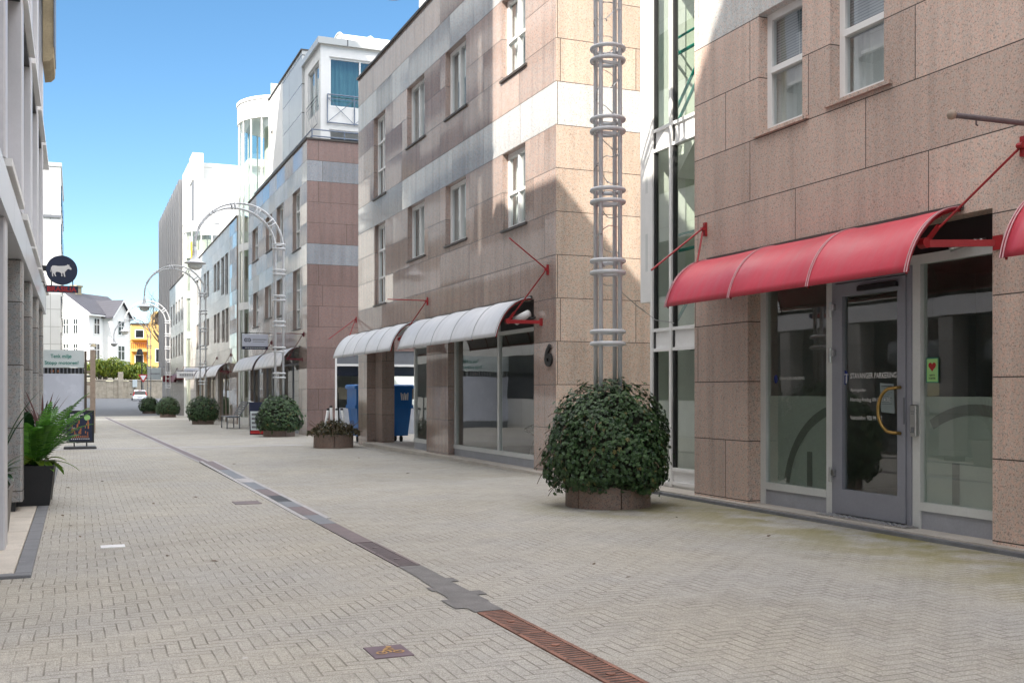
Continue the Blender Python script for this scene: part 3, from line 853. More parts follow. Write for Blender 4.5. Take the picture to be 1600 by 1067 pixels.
# door
mb = MB()
dy0, dy1 = 7.095, 8.125
mb.box(XS - .02, XS + .05, dy1 - .05, dy1, .06, 2.30); mb.box(XS - .02, XS + .05, dy0, dy0 + .05, .06, 2.30); mb.box(XS - .02, XS + .05, dy0 + .05, dy1 - .05, 2.23, 2.30)
mb.box(XS - .035, XS + .02, dy1 - .16, dy1 - .055, .07, 2.22); mb.box(XS - .035, XS + .02, dy0 + .055, dy0 + .15, .07, 2.22)
mb.box(XS - .035, XS + .02, dy0 + .15, dy1 - .16, .07, .30); mb.box(XS - .035, XS + .02, dy0 + .15, dy1 - .16, 2.10, 2.22)
dr = obj('door', mb, M['door_grey'], A)
obj('pane', MB().quad((XS, dy0 + .15, .30), (XS, dy0 + .15, 2.10), (XS, dy1 - .16, 2.10), (XS, dy1 - .16, .30)), M['glass_shop'], dr)
mb = MB()
cz = 1.05
mb.tube([(XS - .04, 7.20, cz + .20), (XS - .10, 7.21, cz + .195)] + [(XS - .11, 7.21 + .19 * math.cos(t), cz + .2 * math.sin(t)) for t in [R(70 - i * 10) for i in range(15)] if math.cos(t) > 0] + [(XS - .10, 7.21, cz - .195), (XS - .04, 7.20, cz - .20)], .015, 10)
obj('handle', mb, M['brass'], dr, smooth=True)
mb = MB()
for z in (.42, 1.55, 1.98): mb.box(XS - .065, XS - .036, dy1 - .075, dy1 - .02, z, z + .055); mb.tube([(XS - .06, dy1 - .02, z - .06), (XS - .06, dy1 - .02, z + .08)], .014, 8)
parts('hinge', mb, M['steel'], dr)
obj('closer', MB().bbox(XS - .085, XS - .037, 7.22, 7.72, 2.13, 2.18, .012), M['black'], dr)
mb = MB(); mb.bbox(XS - .05, XS - .0105, 7.012, 7.082, .83, 1.10, .006); ic = obj('intercom', mb, M['steel'], dr)
obj('key_plate', MB().box(XS - .053, XS - .0505, 7.03, 7.065, .86, .91).box(XS - .053, XS - .0505, 7.025, 7.07, 1.04, 1.045).box(XS - .053, XS - .0505, 7.03, 7.065, 1.02, 1.025), M['slate'], ic)
obj('lock_strip', MB().box(XS - .041, XS - .0355, 7.155, 7.17, .93, 1.16), M['slate'], dr)
# lettering on the door glass
XT = XS - .006
for txt, zt, wt, st_, bo in (('STAVANGER PARKERING', 1.335, .60, .052, .016), ('Åpningstider:', 1.215, .215, .044, .005), ('Mandag-fredag 09.00-14.30', 1.125, .52, .044, .005), ('Vakttelefon: 900 99 080', .955, .42, .04, .005)):
    mb = MB(); textX(mb, txt, XT, 7.885, zt, width=wt, size=st_, bold=bo); obj('lettering', mb, M['dirty_white'], dr)
def discX(mb, x, cy, cz, ry, rz, n=24):
    mb.add([(x, cy + ry * math.cos(2 * math.pi * k / n), cz + rz * math.sin(2 * math.pi * k / n)) for k in range(n)], [tuple(range(n))])
mb = MB(); discX(mb, XT, 7.955, 1.345, .042, .068)
obj('emblem', mb, M['blue_mark'], dr)
mb = MB()
mb.box(XT - .003, XT - .002, 7.905, 8.0, 1.37, 1.378)
for yy in (7.925, 7.975): mb.box(XT - .003, XT - .002, yy, yy + .01, 1.29, 1.37)
mb.box(XT - .003, XT - .002, 7.94, 7.945, 1.29, 1.36)
obj('emblem_letters', mb, M['dirty_white'], dr)
mb = MB(); mb.add([(XS + .004, 7.505, 1.29), (XS + .004, 7.505 - .175, 1.28), (XS + .004, 7.32, 1.02), (XS + .004, 7.485, 1.03)], [(0, 1, 2, 3)])
obj('notice', mb, M['paper'], dr)
mb = MB()
for k in range(10):
    z = 1.255 - k * .017
    mb.box(XS + .0025, XS + .003, 7.35 + .02 * (k % 3), 7.485, z, z + (.004 if k else .01))
obj('notice_lines', mb, M['slate'], dr)
# heart sticker
hs = thing('sticker', (XS + .025, 6.92, 1.31), 'small light green sticker with a red heart on the right shop pane', 'sticker')
obj('sheet', MB().box(XS + .018, XS + .022, 6.825, 6.955, 1.29, 1.495), M['green_sticker'], hs)
obj('rim', MB().box(XS + .016, XS + .0175, 6.822, 6.958, 1.287, 1.295).box(XS + .016, XS + .0175, 6.822, 6.958, 1.49, 1.498).box(XS + .016, XS + .0175, 6.822, 6.828, 1.295, 1.49).box(XS + .016, XS + .0175, 6.952, 6.958, 1.295, 1.49), M['teal_print'], hs)
pts = []
for k in range(28):
    t = 2 * math.pi * k / 28
    pts.append((XS + .015, 6.89 - .0027 * 16 * math.sin(t) ** 3, 1.425 + .0027 * (13 * math.cos(t) - 5 * math.cos(2 * t) - 2 * math.cos(3 * t) - math.cos(4 * t))))
obj('heart', MB().add(pts, [tuple(range(28))]), M['red_print'], hs)
mb = MB()
textX(mb, 'HJERTE', XS + .0145, 6.92, 1.345, width=.06, size=.016, bold=.02); textX(mb, 'STARTER', XS + .0145, 6.927, 1.317, width=.075, size=.016, bold=.02)
obj('lettering', mb, M['black_print'], hs)
# second, fainter lettering on the left pane
mb = MB()
textX(mb, 'STAVANGER PARKERING', XS + .028, 9.0, 1.335, width=.40, size=.03, bold=.012)
obj('lettering', mb, M['frame_grey'], sf)
mb = MB(); discX(mb, XS + .027, 9.06, 1.345, .03, .045); obj('emblem', mb, M['blue_mark'], sf)
# room behind the glass
mb = MB()
mb.quad((10.5, 5, .03), (10.5, 5, 3), (10.5, 10.2, 3), (10.5, 10.2, .03))
mb.quad((6.75, 10.1, .03), (6.75, 10.1, 3), (10.5, 10.1, 3), (10.5, 10.1, .03)); mb.quad((6.75, 5.9, .03), (10.5, 5.9, .03), (10.5, 5.9, 3), (6.75, 5.9, 3))
mb.quad((6.75, 5, 2.7), (10.5, 5, 2.7), (10.5, 10.2, 2.7), (6.75, 10.2, 2.7))
obj('interior', mb, M['interior_dark'], A)
obj('floor', MB().quad((6.7, 5, .05), (10.5, 5, .05), (10.5, 10.2, .05), (6.7, 10.2, .05)), M['interior_floor'], A)
obj('counter', MB().bbox(8.8, 9.4, 6.6, 9.6, .05, 1.05, .02), M['wood'], A)
# flag pole arm on the wall of A
fp = thing('flagpole_bracket', (6.5, 5.5, 3.09), 'thin brown pole sticking straight out of the granite wall at the right edge', 'pole')
mb = MB().tube([(6.5, 5.5, 3.10), (5.52, 5.5, 3.09)], .019, 10); obj('pole', mb, M['rust_far'], fp, smooth=True)
obj('knob', MB().lathe(5.5, 5.5, [(0, 3.055), (.026, 3.065), (.034, 3.09), (.026, 3.115), (0, 3.125)], 12), M['wood'], fp, smooth=True)
obj('hook', MB().tube([(5.72, 5.5, 3.075), (5.72, 5.5, 3.045), (5.735, 5.5, 3.04)], .006, 6), M['rust_far'], fp)
# silver spotlight over the shop window
sp = thing('spotlight', (6.62, 6.35, 2.33), 'small silver spotlight above the right hand window of the parking office', 'spotlight')
obj('head', MB().tube([(6.6, 6.40, 2.40), (6.56, 6.50, 2.385), (6.53, 6.55, 2.37)], [.022, .03, .034], 12), M['steel'], sp, smooth=True)
obj('arm', MB().tube([(6.65, 6.33, 2.41), (6.62, 6.38, 2.42), (6.6, 6.41, 2.40)], .012, 8).lathe(6.645, 6.33, [(0.0, 2.395), (.03, 2.395), (.03, 2.425), (0, 2.425)], 10), M['steel'], sp, smooth=True)

# ---------------------------------------------------------------- awnings
def awning(name, xw, y0, y1, ztop, zlow, proj, cloth, seam, label, bays=3, group=None, metal='red_metal', rods=True, stub=None, far_bracket=False, dark_under=None):
    t = thing(name, (xw, (y0 + y1) / 2, zlow), label, 'awning', group)
    n = 14; tmax = R(76)
    def prof(s, off=0.0):
        a = tmax * s
        px = math.sin(a) / math.sin(tmax); pz = (math.cos(a) - math.cos(tmax)) / (1 - math.cos(tmax))
        return (xw - .02 - (proj + off) * px, zlow + (ztop - zlow) * pz + off * pz)
    def sheet(ya, yb, off0, off1):
        mb = MB(); rows = []
        for i in range(n + 1):
            a = prof(i / n, off0); b = prof(i / n, off1)
            rows.append(((a[0], ya, a[1]), (a[0], yb, a[1]), (b[0], ya, b[1]), (b[0], yb, b[1])))
        V = [p for r in rows for p in r]; F = []
        for i in range(n):
            o = i * 4; e = o + 4
            F += [(o, e, e + 1, o + 1), (o + 2, o + 3, e + 3, e + 2), (o, o + 2, e + 2, e), (o + 1, e + 1, e + 3, o + 3)]
        F += [(0, 1, 3, 2), (n * 4, n * 4 + 2, n * 4 + 3, n * 4 + 1)]
        return mb.add(V, F)
    mb = MB(); ny = bays * 8; rw = random.Random(int(y0 * 10))
    wob = [rw.uniform(-.004, .004) for _ in range(ny + 1)]
    for side, o_ in ((0, .012), (1, 0.0)):
        b0 = len(mb.v)
        for j in range(ny + 1):
            fr = (j % 8) / 8; sag = -.022 * math.sin(math.pi * fr)
            for i in range(n + 1):
                a = prof(i / n, o_ + (sag + wob[j] * (fr > 0)) * math.sin(math.pi * min(i / n * 1.1, 1)) ** .7)
                mb.v.append((a[0], y0 + (y1 - y0) * j / ny, a[1]))
        for j in range(ny):
            for i in range(n):
                o = b0 + j * (n + 1) + i; f = (o, o + 1, o + n + 2, o + n + 1)
                mb.f.append(f if side == 0 else f[::-1])
    h_ = (ny + 1) * (n + 1)
    for i in range(n):
        mb.f += [(i, h_ + i, h_ + i + 1, i + 1), (ny * (n + 1) + i, ny * (n + 1) + i + 1, h_ + ny * (n + 1) + i + 1, h_ + ny * (n + 1) + i)]
    for j in range(ny):
        o = j * (n + 1) + n; mb.f.append((o, o + h_, o + h_ + n + 1, o + n + 1))
    obj('canopy', mb, M[cloth], t, smooth=True)
    for k in range(bays + 1):
        mb = MB()
        yc = y0 + (y1 - y0) * k / bays
        if k == 0: yc += .012
        if k == bays: yc -= .012
        if seam == 'seam_pink':
            for dy in (-.017, .008):
                s = sheet(yc + dy, yc + dy + .009, .0125, .019); mb.add(s.v, s.f)
        else:
            s = sheet(yc - .008, yc + .008, .0125, .018); mb.add(s.v, s.f)
        obj('seam', mb, M[seam], t)
    mb = MB()
    a = prof(1.0)
    mb.tube([(a[0] + .02, y0 + .02, a[1] + .02), (a[0] + .02, y1 - .02, a[1] + .02)], .014, 8)
    for k in range(bays + 1):
        yc = y0 + .03 + (y1 - y0 - .06) * k / bays
        mb.tube([(prof(i / 8)[0] + .012, yc, prof(i / 8)[1] - .012) for i in range(9)], .010, 6)
    obj('frame', mb, M[metal], t)
    obj('wall_rail', MB().box(xw - .035, xw - .002, y0, y1 + .02, ztop - .01, ztop + .035), M['coping'], t)
    if rods:
        kx = xw - proj + .20; kz = zlow + .24
        mb = MB()
        # flat arm from the wall plate to the knuckle
        for (yw, yk) in ((y0 - .34, y0 + .04),):
            mb.prism([(xw - .005, yw, kz - .055), (xw - .005, yw, kz - .005), (kx, yk, kz + .025), (kx, yk, kz - .035)], (.012, .016, 0))
            mb.box(xw - .02, xw - .001, yw - .04, yw + .04, kz - .085, kz + .025)
            mb.tube([(kx - .005, yk - .02, kz), (kx - .005, yk + .05, kz)], .042, 14)
            mb.prism([(kx - .03, yk, kz + .0), (kx + .03, yk, kz + .0), (kx + .10, yk - .06, kz + .13), (kx + .06, yk - .06, kz + .14)], (0, .014, 0))
        obj('arm', mb, M[metal], t)
        mb = MB()
        yb = y0 - .58; zb = ztop + .38
        mb.tube([(kx + .06, y0 - .03, kz + .11), (xw - .04, yb + .02, zb - .03)], .010, 8)
        if stub: mb.tube([(xw - .04, yb, zb), (xw - stub[0], yb, zb + stub[1])], .010, 8)
        obj('tie_rod', mb, M[metal], t)
        mb = MB()
        mb.box(xw - .03, xw - .001, yb - .022, yb + .022, zb - .09, zb + .06); mb.tube([(xw - .045, yb - .025, zb - .01), (xw - .045, yb + .025, zb - .01)], .022, 10)
        obj('wall_bracket', mb, M[metal], t)
        if far_bracket:
            mb = MB()
            yb2 = y1 + .08
            mb.box(xw - .03, xw - .001, yb2 - .022, yb2 + .022, zb - .09, zb + .06); mb.tube([(xw - .045, yb2 - .025, zb - .01), (xw - .045, yb2 + .025, zb - .01)], .022, 10)
            mb.tube([(xw - .04, yb2, zb), (xw - .70, yb2, zb - .50)], .011, 8)
            mb.tube([(xw - .045, yb2, zb - .04), (kx + .1, y1 - .1, kz + .16)], .011, 8)
            obj('wall_bracket', mb, M[metal], t)
    return t
awning('shop_awning', 6.5, 6.37, 10.0, 2.66, 2.135, .55, 'awning_red', 'seam_pink', 'curved red cloth awning of three bays over the glazed office door', 3, 'red awnings', far_bracket=True)
awning('shop_awning', 6.5, 1.9, 5.48, 2.66, 2.135, .55, 'awning_red', 'seam_pink', 'curved red cloth awning beside the thin brown pole, only its far end showing', 3, 'red awnings')
awning('shop_awning', 6.4, 14.71, 19.91, 2.64, 2.045, .58, 'awning_white', 'seam_grey', 'curved white awning directly over the wide shop window beside the numeral', 5, 'white awnings', stub=(.62, .42))
awning('shop_awning', 6.4, 20.46, 25.53, 2.64, 2.045, .58, 'awning_white', 'seam_grey', 'curved white awning over the open corner passage with the blue container', 5, 'white awnings', stub=(.82, 0.0), far_bracket=True)

# ---------------------------------------------------------------- glazed stair bay between A and B
S = thing('stair_tower', (7.5, 11, 0), 'white framed glass stair bay between the two rose granite buildings', 'stair tower')
XG = 6.75
ymul = [10.33, 10.62, 11.24, 11.70]
zb = [(.10, .27), (1.74, 1.99), (4.25, 4.50), (6.75, 7.0), (9.3, 9.6)]
mb = MB()
for i, y in enumerate(ymul): mb.box(XG - .02, XG + .08, y - .028, y + .028, .05, 13)
for z0, z1 in zb:
    mb.box(XG - .01, XG + .07, 10.33, 11.70, z0 - .02, z0 + .02); mb.box(XG - .01, XG + .07, 10.33, 11.70, z1 - .02, z1 + .02)
obj('frame', mb, M['white'], S)
mb = MB()
for z0, z1 in zb: mb.box(XG + .012, XG + .06, 10.33, 11.70, z0 + .02, z1 - .02)
mb.box(XG + .012, XG + .06, 10.33, 11.7, .0, .08)
parts('spandrel', mb, M['white'], S)
mb = MB()
for (za, zc) in zip([.27, 1.99, 4.5, 7.0], [1.74, 4.25, 6.75, 9.3]):
    for a, b in zip(ymul, ymul[1:]):
        mb.quad((XG + .03, a + .028, za + .02), (XG + .03, a + .028, zc - .02), (XG + .03, b - .028, zc - .02), (XG + .03, b - .028, za + .02))
parts('pane', mb, M['glass_green'], S)
# black gasket posts beside the panes
mb = MB()
for a in ymul[1:]: mb.box(XG + .0, XG + .05, a - .062, a - .03, .29, 13)
parts('gasket', mb, M['dark'], S)
mb = MB()
mb.box(XG - .012, XG + .5, 11.73, 11.99, 2.36, 13); obj('side_panel', mb, M['white'], S)
mb = MB()
for z in (2.75, 3.75, 4.9, 6.2): mb.box(XG - .014, XG + .1, 11.80, 11.86, z, z + .48)
parts('slot_window', mb, M['frame_grey'], S)
# inside: pale hall, flights and handrails
mb = MB()
mb.quad((8.9, 10.2, 0), (8.9, 10.2, 13), (8.9, 12.2, 13), (8.9, 12.2, 0)); mb.quad((6.85, 11.75, 2.0), (8.9, 11.75, 2.0), (8.9, 11.75, 13), (6.85, 11.75, 13))
mb.quad((6.85, 10.34, 0), (6.85, 10.34, 13), (8.9, 10.34, 13), (8.9, 10.34, 0))
mb.quad((6.78, 10.33, 13), (9, 10.33, 13), (9, 12, 13), (6.78, 12, 13))
mb.quad((6.80, 11.72, 0), (8.9, 11.72, 0), (8.9, 11.72, 2.0), (6.80, 11.72, 2.0))
obj('interior', mb, M['interior_light'], S)
mb = MB()
for k in range(4):
    z = .2 + k * 2.5
    mb.prism([(7.6, 10.4, z), (7.6, 11.7, z + 1.2), (7.6, 11.7, z + 1.45), (7.6, 10.4, z + .25)], (.9, 0, 0))
    mb.prism([(7.1, 11.7, z + 1.25), (7.1, 10.4, z + 2.4), (7.1, 10.4, z + 2.62), (7.1, 11.7, z + 1.5)], (.45, 0, 0))
parts('stair_flight', mb, M['white'], S)
mb = MB()
for k in range(4):
    z = .2 + k * 2.5
    for dz in (.55, .75): mb.tube([(7.05, 11.68, z + 1.3 + dz), (7.05, 10.4, z + 2.45 + dz)], .02, 8)
    mb.tube([(7.05, 10.42, z + .3), (7.05, 11.66, z + .3)], .022, 8); mb.tube([(7.05, 10.42, z + .5), (7.05, 11.66, z + .5)], .016, 8)
parts('handrail', mb, M['teal_print'], S)
obj('dim_hall', MB().box(7.0, 7.05, 10.4, 11.68, .05, 1.72), M['interior_dark'], S)

# ---------------------------------------------------------------- building B (number 6)
B = thing('granite_building', (9, 19.6, 0), 'rose granite building with the black numeral 6 and two white awnings', 'building')
XB = 6.4; BY0, BY1 = 13.86, 25.44
ups = [(14.99, 15.97, 6.27, 7.57), (17.68, 18.81, 6.32, 7.57), (20.11, 21.3, 6.32, 7.57), (22.99, 23.99, 5.70, 7.57)]
los = [(14.99, 15.94, 3.83, 5.07), (17.68, 18.81, 3.95, 5.07), (20.11, 21.26, 3.95, 5.07), (22.99, 23.93, 3.23, 5.07)]
bshop = (14.66, 18.66, -.1, 2.62); bwin = (19.97, 21.2, -.1, 2.62); bpass = (21.2, 24.62, -.2, 2.62)
mb = MB().wallX(XB, BY0, BY1, -.2, 8.88, ups + los + [bshop, bwin], .2)
mb.f = [f for f in mb.f]
# cut the passage: rebuild without it
mb = MB().wallX(XB, BY0, BY1, -.2, 8.88, ups + los + [bshop, (19.97, 24.62, -.2, 2.62)], .2)
mb.quad((XB, BY1, -.2), (XB, BY1, 2.62), (6.9, BY1, 2.62), (6.9, BY1, -.2)); mb.quad((XB, BY1, 2.62), (XB, BY1, 8.88), (12, BY1, 8.88), (12, BY1, 2.62))
mb.box(6.602, 6.9, 24.0, BY1 - .002, -.2, 2.62)          # corner pier
mb.box(6.41, 6.7, 19.0, 19.96, -.2, 2.62)
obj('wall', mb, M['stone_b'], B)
mb = MB(); mb.quad((XB, BY0, -.2), (12, BY0, -.2), (12, BY0, 8.88), (XB, BY0, 8.88)); obj('end_wall', mb, M['stone_b_end'], B)
obj('roof', MB().box(XB - .04, 12, BY0 - .03, BY1 + .03, 8.88, 8.93), M['coping'], B)
obj('back_wall', MB().quad((12, BY0, -.2), (12, BY1, -.2), (12, BY1, 8.9), (12, BY0, 8.9)), M['interior_dark'], B)
obj('penthouse', MB().box(7.6, 12, 15, 24.3, 8.95, 12.2), M['render_white'], B)
mb = MB()
for w in ups + los: sillX(mb, XB, w[0] - .02, w[1], w[2])
parts('sill', mb, M['coping'], B)
mb = MB()
for ws in (ups, los):
    windowX(B, XB + .10, *ws[0], (.5,), (.47,), .07, 'curtain')
    windowX(B, XB + .10, *ws[1], (.5,), (), .07, 'curtain')
    windowX(B, XB + .10, *ws[2], (.5,), (), .07, 'curtain')
    windowX(B, XB + .10, *ws[3], (.5,), (.34, .68), .07, 'curtain')
# shop glazing
XSB = 6.52
mb = MB()
for y in (14.70, 16.43, 18.62): mb.box(XSB, XSB + .07, y - .035, y + .035, .19, 2.62)
mb.box(XSB - .01, XSB + .07, 14.66, 18.66, .17, .24); mb.box(XSB - .01, XSB + .07, 14.66, 18.66, 2.16, 2.22)
sfb = obj('shopfront', mb, M['frame_grey'], B)
mb = MB()
for a, b in ((14.735, 16.395), (16.465, 18.585)): mb.quad((XSB + .03, a, .24), (XSB + .03, a, 2.16), (XSB + .03, b, 2.16), (XSB + .03, b, .24))
parts('pane', mb, M['glass_shop'], sfb)
obj('kick_panel', MB().box(XSB + .005, XSB + .05, 14.66, 18.66, .04, .17), M['kick_grey'], sfb)
obj('fascia', MB().box(XSB + .03, XSB + .06, 14.66, 18.66, 2.22, 2.62), M['dark'], sfb)
# narrow window beside the passage
mb = MB()
for y in (20.0, 21.17): mb.box(XSB, XSB + .07, y - .03, y + .03, .2, 2.62)
mb.box(XSB - .01, XSB + .07, 19.97, 21.2, .18, .26); mb.box(XSB - .01, XSB + .07, 19.97, 21.2, 2.12, 2.2)
sfb2 = obj('shopfront', mb, M['frame_grey'], B)
obj('pane', MB().quad((XSB + .03, 20.03, .26), (XSB + .03, 20.03, 2.12), (XSB + .03, 21.14, 2.12), (XSB + .03, 21.14, .26)), M['glass_shop'], sfb2)
obj('kick_panel', MB().box(XSB + .005, XSB + .05, 19.97, 21.2, .0, .18), M['kick_grey'], sfb2)
obj('fascia', MB().box(XSB + .03, XSB + .06, 19.97, 21.2, 2.2, 2.62), M['dark'], sfb2)
mb = MB()
mb.quad((11, 14, .03), (11, 14, 3), (11, 21.2, 3), (11, 21.2, .03)); mb.quad((6.7, 14.3, .03), (11, 14.3, .03), (11, 14.3, 3), (6.7, 14.3, 3))
mb.quad((6.55, 21.22, .03), (6.55, 21.22, 3), (12, 21.22, 3), (12, 21.22, .03)); mb.quad((6.6, 14, 2.64), (12, 14, 2.64), (12, 25.4, 2.64), (6.6, 25.4, 2.64))
obj('interior', mb, M['interior'], B)
obj('floor', MB().quad((6.55, 14, .05), (11, 14, .05), (11, 21.2, .05), (6.55, 21.2, .05)), M['interior_floor'], B)
mb = MB()
textX(mb, '6', XB - .002, 14.21, 1.605, width=.25, size=.33, bold=.035)
base = [(x, y, z) for x, y, z in mb.v]
f2 = list(mb.f); nn = len(base)
from collections import Counter
ec = Counter()
for f in f2:
    for a, b in zip(f, f[1:] + f[:1]): ec[(a, b)] += 1
sides = [(a, b) for (a, b) in ec if (b, a) not in ec]
mb = MB(); mb.add([(x - .03, y, z) for x, y, z in base] + base, f2 + [(a, b, b + nn, a + nn) for a, b in sides])
tag(obj('house_number', mb, M['black_print']), 'black numeral 6 fixed to the granite corner beside the shop window', 'house number')
# white floodlight under the awning
fl = thing('spotlight', (6.38, 14.8, 2.4), 'white cylinder spotlight under the open end of the white awning', 'spotlight')
obj('head', MB().tube([(6.30, 14.62, 2.40), (6.18, 14.85, 2.30)], [.055, .07], 14), M['white'], fl, smooth=True)
obj('arm', MB().tube([(6.395, 14.6, 2.34), (6.34, 14.58, 2.32), (6.28, 14.66, 2.36)], .014, 8), M['black'], fl)
# wire armchair inside
ch = thing('wire_chair', (8.0, 17.9, .05), 'round black wire chair standing inside behind the wide shop window', 'chair')
mb = MB(); rim = [(8.0 + .36 * math.cos(t), 17.9 + .36 * math.sin(t), .62 + .12 * math.cos(t)) for t in [2 * math.pi * i / 24 for i in range(24)]]
mb.tube(rim, .013, 8, closed=True)
for k in range(16):
    t = 2 * math.pi * k / 16
    mb.tube([rim[int(k * 1.5) % 24], (8.0 + .16 * math.cos(t), 17.9 + .16 * math.sin(t), .40)], .007, 6)
mb.tube([(8.0 + .16 * math.cos(t), 17.9 + .16 * math.sin(t), .40) for t in [2 * math.pi * i / 16 for i in range(16)]], .012, 6, closed=True)
obj('seat', mb, M['black'], ch)
mb = MB()
for k in range(4):
    t = R(45 + 90 * k); mb.tube([(8.0 + .15 * math.cos(t), 17.9 + .15 * math.sin(t), .40), (8.0 + .28 * math.cos(t), 17.9 + .28 * math.sin(t), .05)], .011, 6)
mb.tube([(8.0 + .28 * math.cos(t), 17.9 + .28 * math.sin(t), .065) for t in [2 * math.pi * i / 20 for i in range(20)]], .01, 6, closed=True)
obj('legs', mb, M['black'], ch)

# ---------------------------------------------------------------- street lamps, planters, ivy
def lamp_parts(root, x, y, zg, zarch=5.5):
    bx, by = .115, .06; r = .024
    Rr = 1.19; zc = zarch + zg; cx = x - Rr
    mb = MB()
    for sx in (-1, 1):
        for sy in (-1, 1):
            path = [(x + sx * bx, y + sy * by, zg + .25), (x + sx * bx, y + sy * by, zc)]
            for i in range(1, 22):
                a = math.pi * i / 24
                k = max(0.0, 1 - max(0, i - 8) / 9.0); kk = .16 + .84 * k
                rr = Rr + sx * bx * kk
                path.append((cx + rr * math.cos(a), y + sy * by * kk, zc + rr * math.sin(a)))
            mb.tube(path, r, 8)
    parts('tube', mb, M['lamp_metal'], root, smooth=True)
    mb = MB(); bars = MB()
    for k in range(6):
        z = zg + 1.79 + k * .755
        for dz in (-.063, .063):
            pts = [(x + .172 * math.cos(t), y + .172 * math.sin(t), z + dz) for t in [2 * math.pi * i / 24 for i in range(24)]]
            mb.tube(pts, .023, 8, closed=True)
        bars.box(x - bx, x + bx, y - .012, y + .012, z - .09, z - .06)
    for a_, rr_, dd in ((R(38), .15, .05), (R(62), .13, .04), (R(96), .10, .04), (R(128), .05, .05)):
        for da in (-dd, dd):
            a = a_ + da
            c = Vector((cx + Rr * math.cos(a), y, zc + Rr * math.sin(a))); e1 = Vector((math.cos(a), 0, math.sin(a)))
            pts = [c + e1 * (rr_ * math.cos(t)) + Vector((0, 1, 0)) * (max(rr_ * .7, .04) * math.sin(t)) for t in [2 * math.pi * i / 16 for i in range(16)]]
            mb.tube(pts, .02, 8, closed=True)
    parts('ring', mb, M['lamp_metal'], root, smooth=True)
    parts('tie_bar', bars, M['lamp_metal'], root)
    mb = MB()
    path = [(cx + Rr * math.cos(a), y, zc + Rr * math.sin(a)) for a in [R(128 + i * 5) for i in range(11)]]
    mb.tube(path + [(cx - Rr, y, zc - .1)], .034, 10)
    obj('arm', mb, M['lamp_metal'], root, smooth=True)
    hx = cx - Rr; hz = zc
    mb = MB().lathe(hx, y, [(.0, hz - .04), (.035, hz - .05), (.05, hz - .22), (.085, hz - .36), (.17, hz - .46), (.245, hz - .50), (.30, hz - .515), (.302, hz - .535), (.20, hz - .55), (.0, hz - .55)], 28)
    sh = obj('lamp_shade', mb, M['lamp_metal'], root, smooth=True)
    mb = MB().lathe(hx, y, [(.20, hz - .552), (.205, hz - .59), (.18, hz - .65), (.12, hz - .70), (.0, hz - .725)], 24)
    obj('bowl', mb, M['lens'], sh, smooth=True)

def leaf_fan(mb, c, nrm, up, size, shape):
    nrm = nrm.normalized(); t = (up - nrm * up.dot(nrm))
    if t.length < 1e-4: t = Vector((1, 0, 0))
    t.normalize(); s = nrm.cross(t)
    V = [c]
    for (a, b, h) in shape: V.append(c + s * (a * size) + t * (b * size) + nrm * (h * size))
    m = len(shape)
    mb.add(V, [(0, i, i + 1) for i in range(1, m)] + [(0, m, 1)])
IVY = [(0, -.62, -.1), (.20, -.28, .05), (.52, -.22, -.04), (.30, .06, .05), (.42, .34, -.05), (.12, .30, .03), (0, .42, 0), (-.12, .30, .03), (-.42, .34, -.05), (-.30, .06, .05), (-.52, -.22, -.04), (-.20, -.28, .05)]
OVAL = [(0, -.6, -.12), (.22, -.2, .04), (.24, .15, .04), (0, .5, -.02), (-.24, .15, .04), (-.22, -.2, .04)]

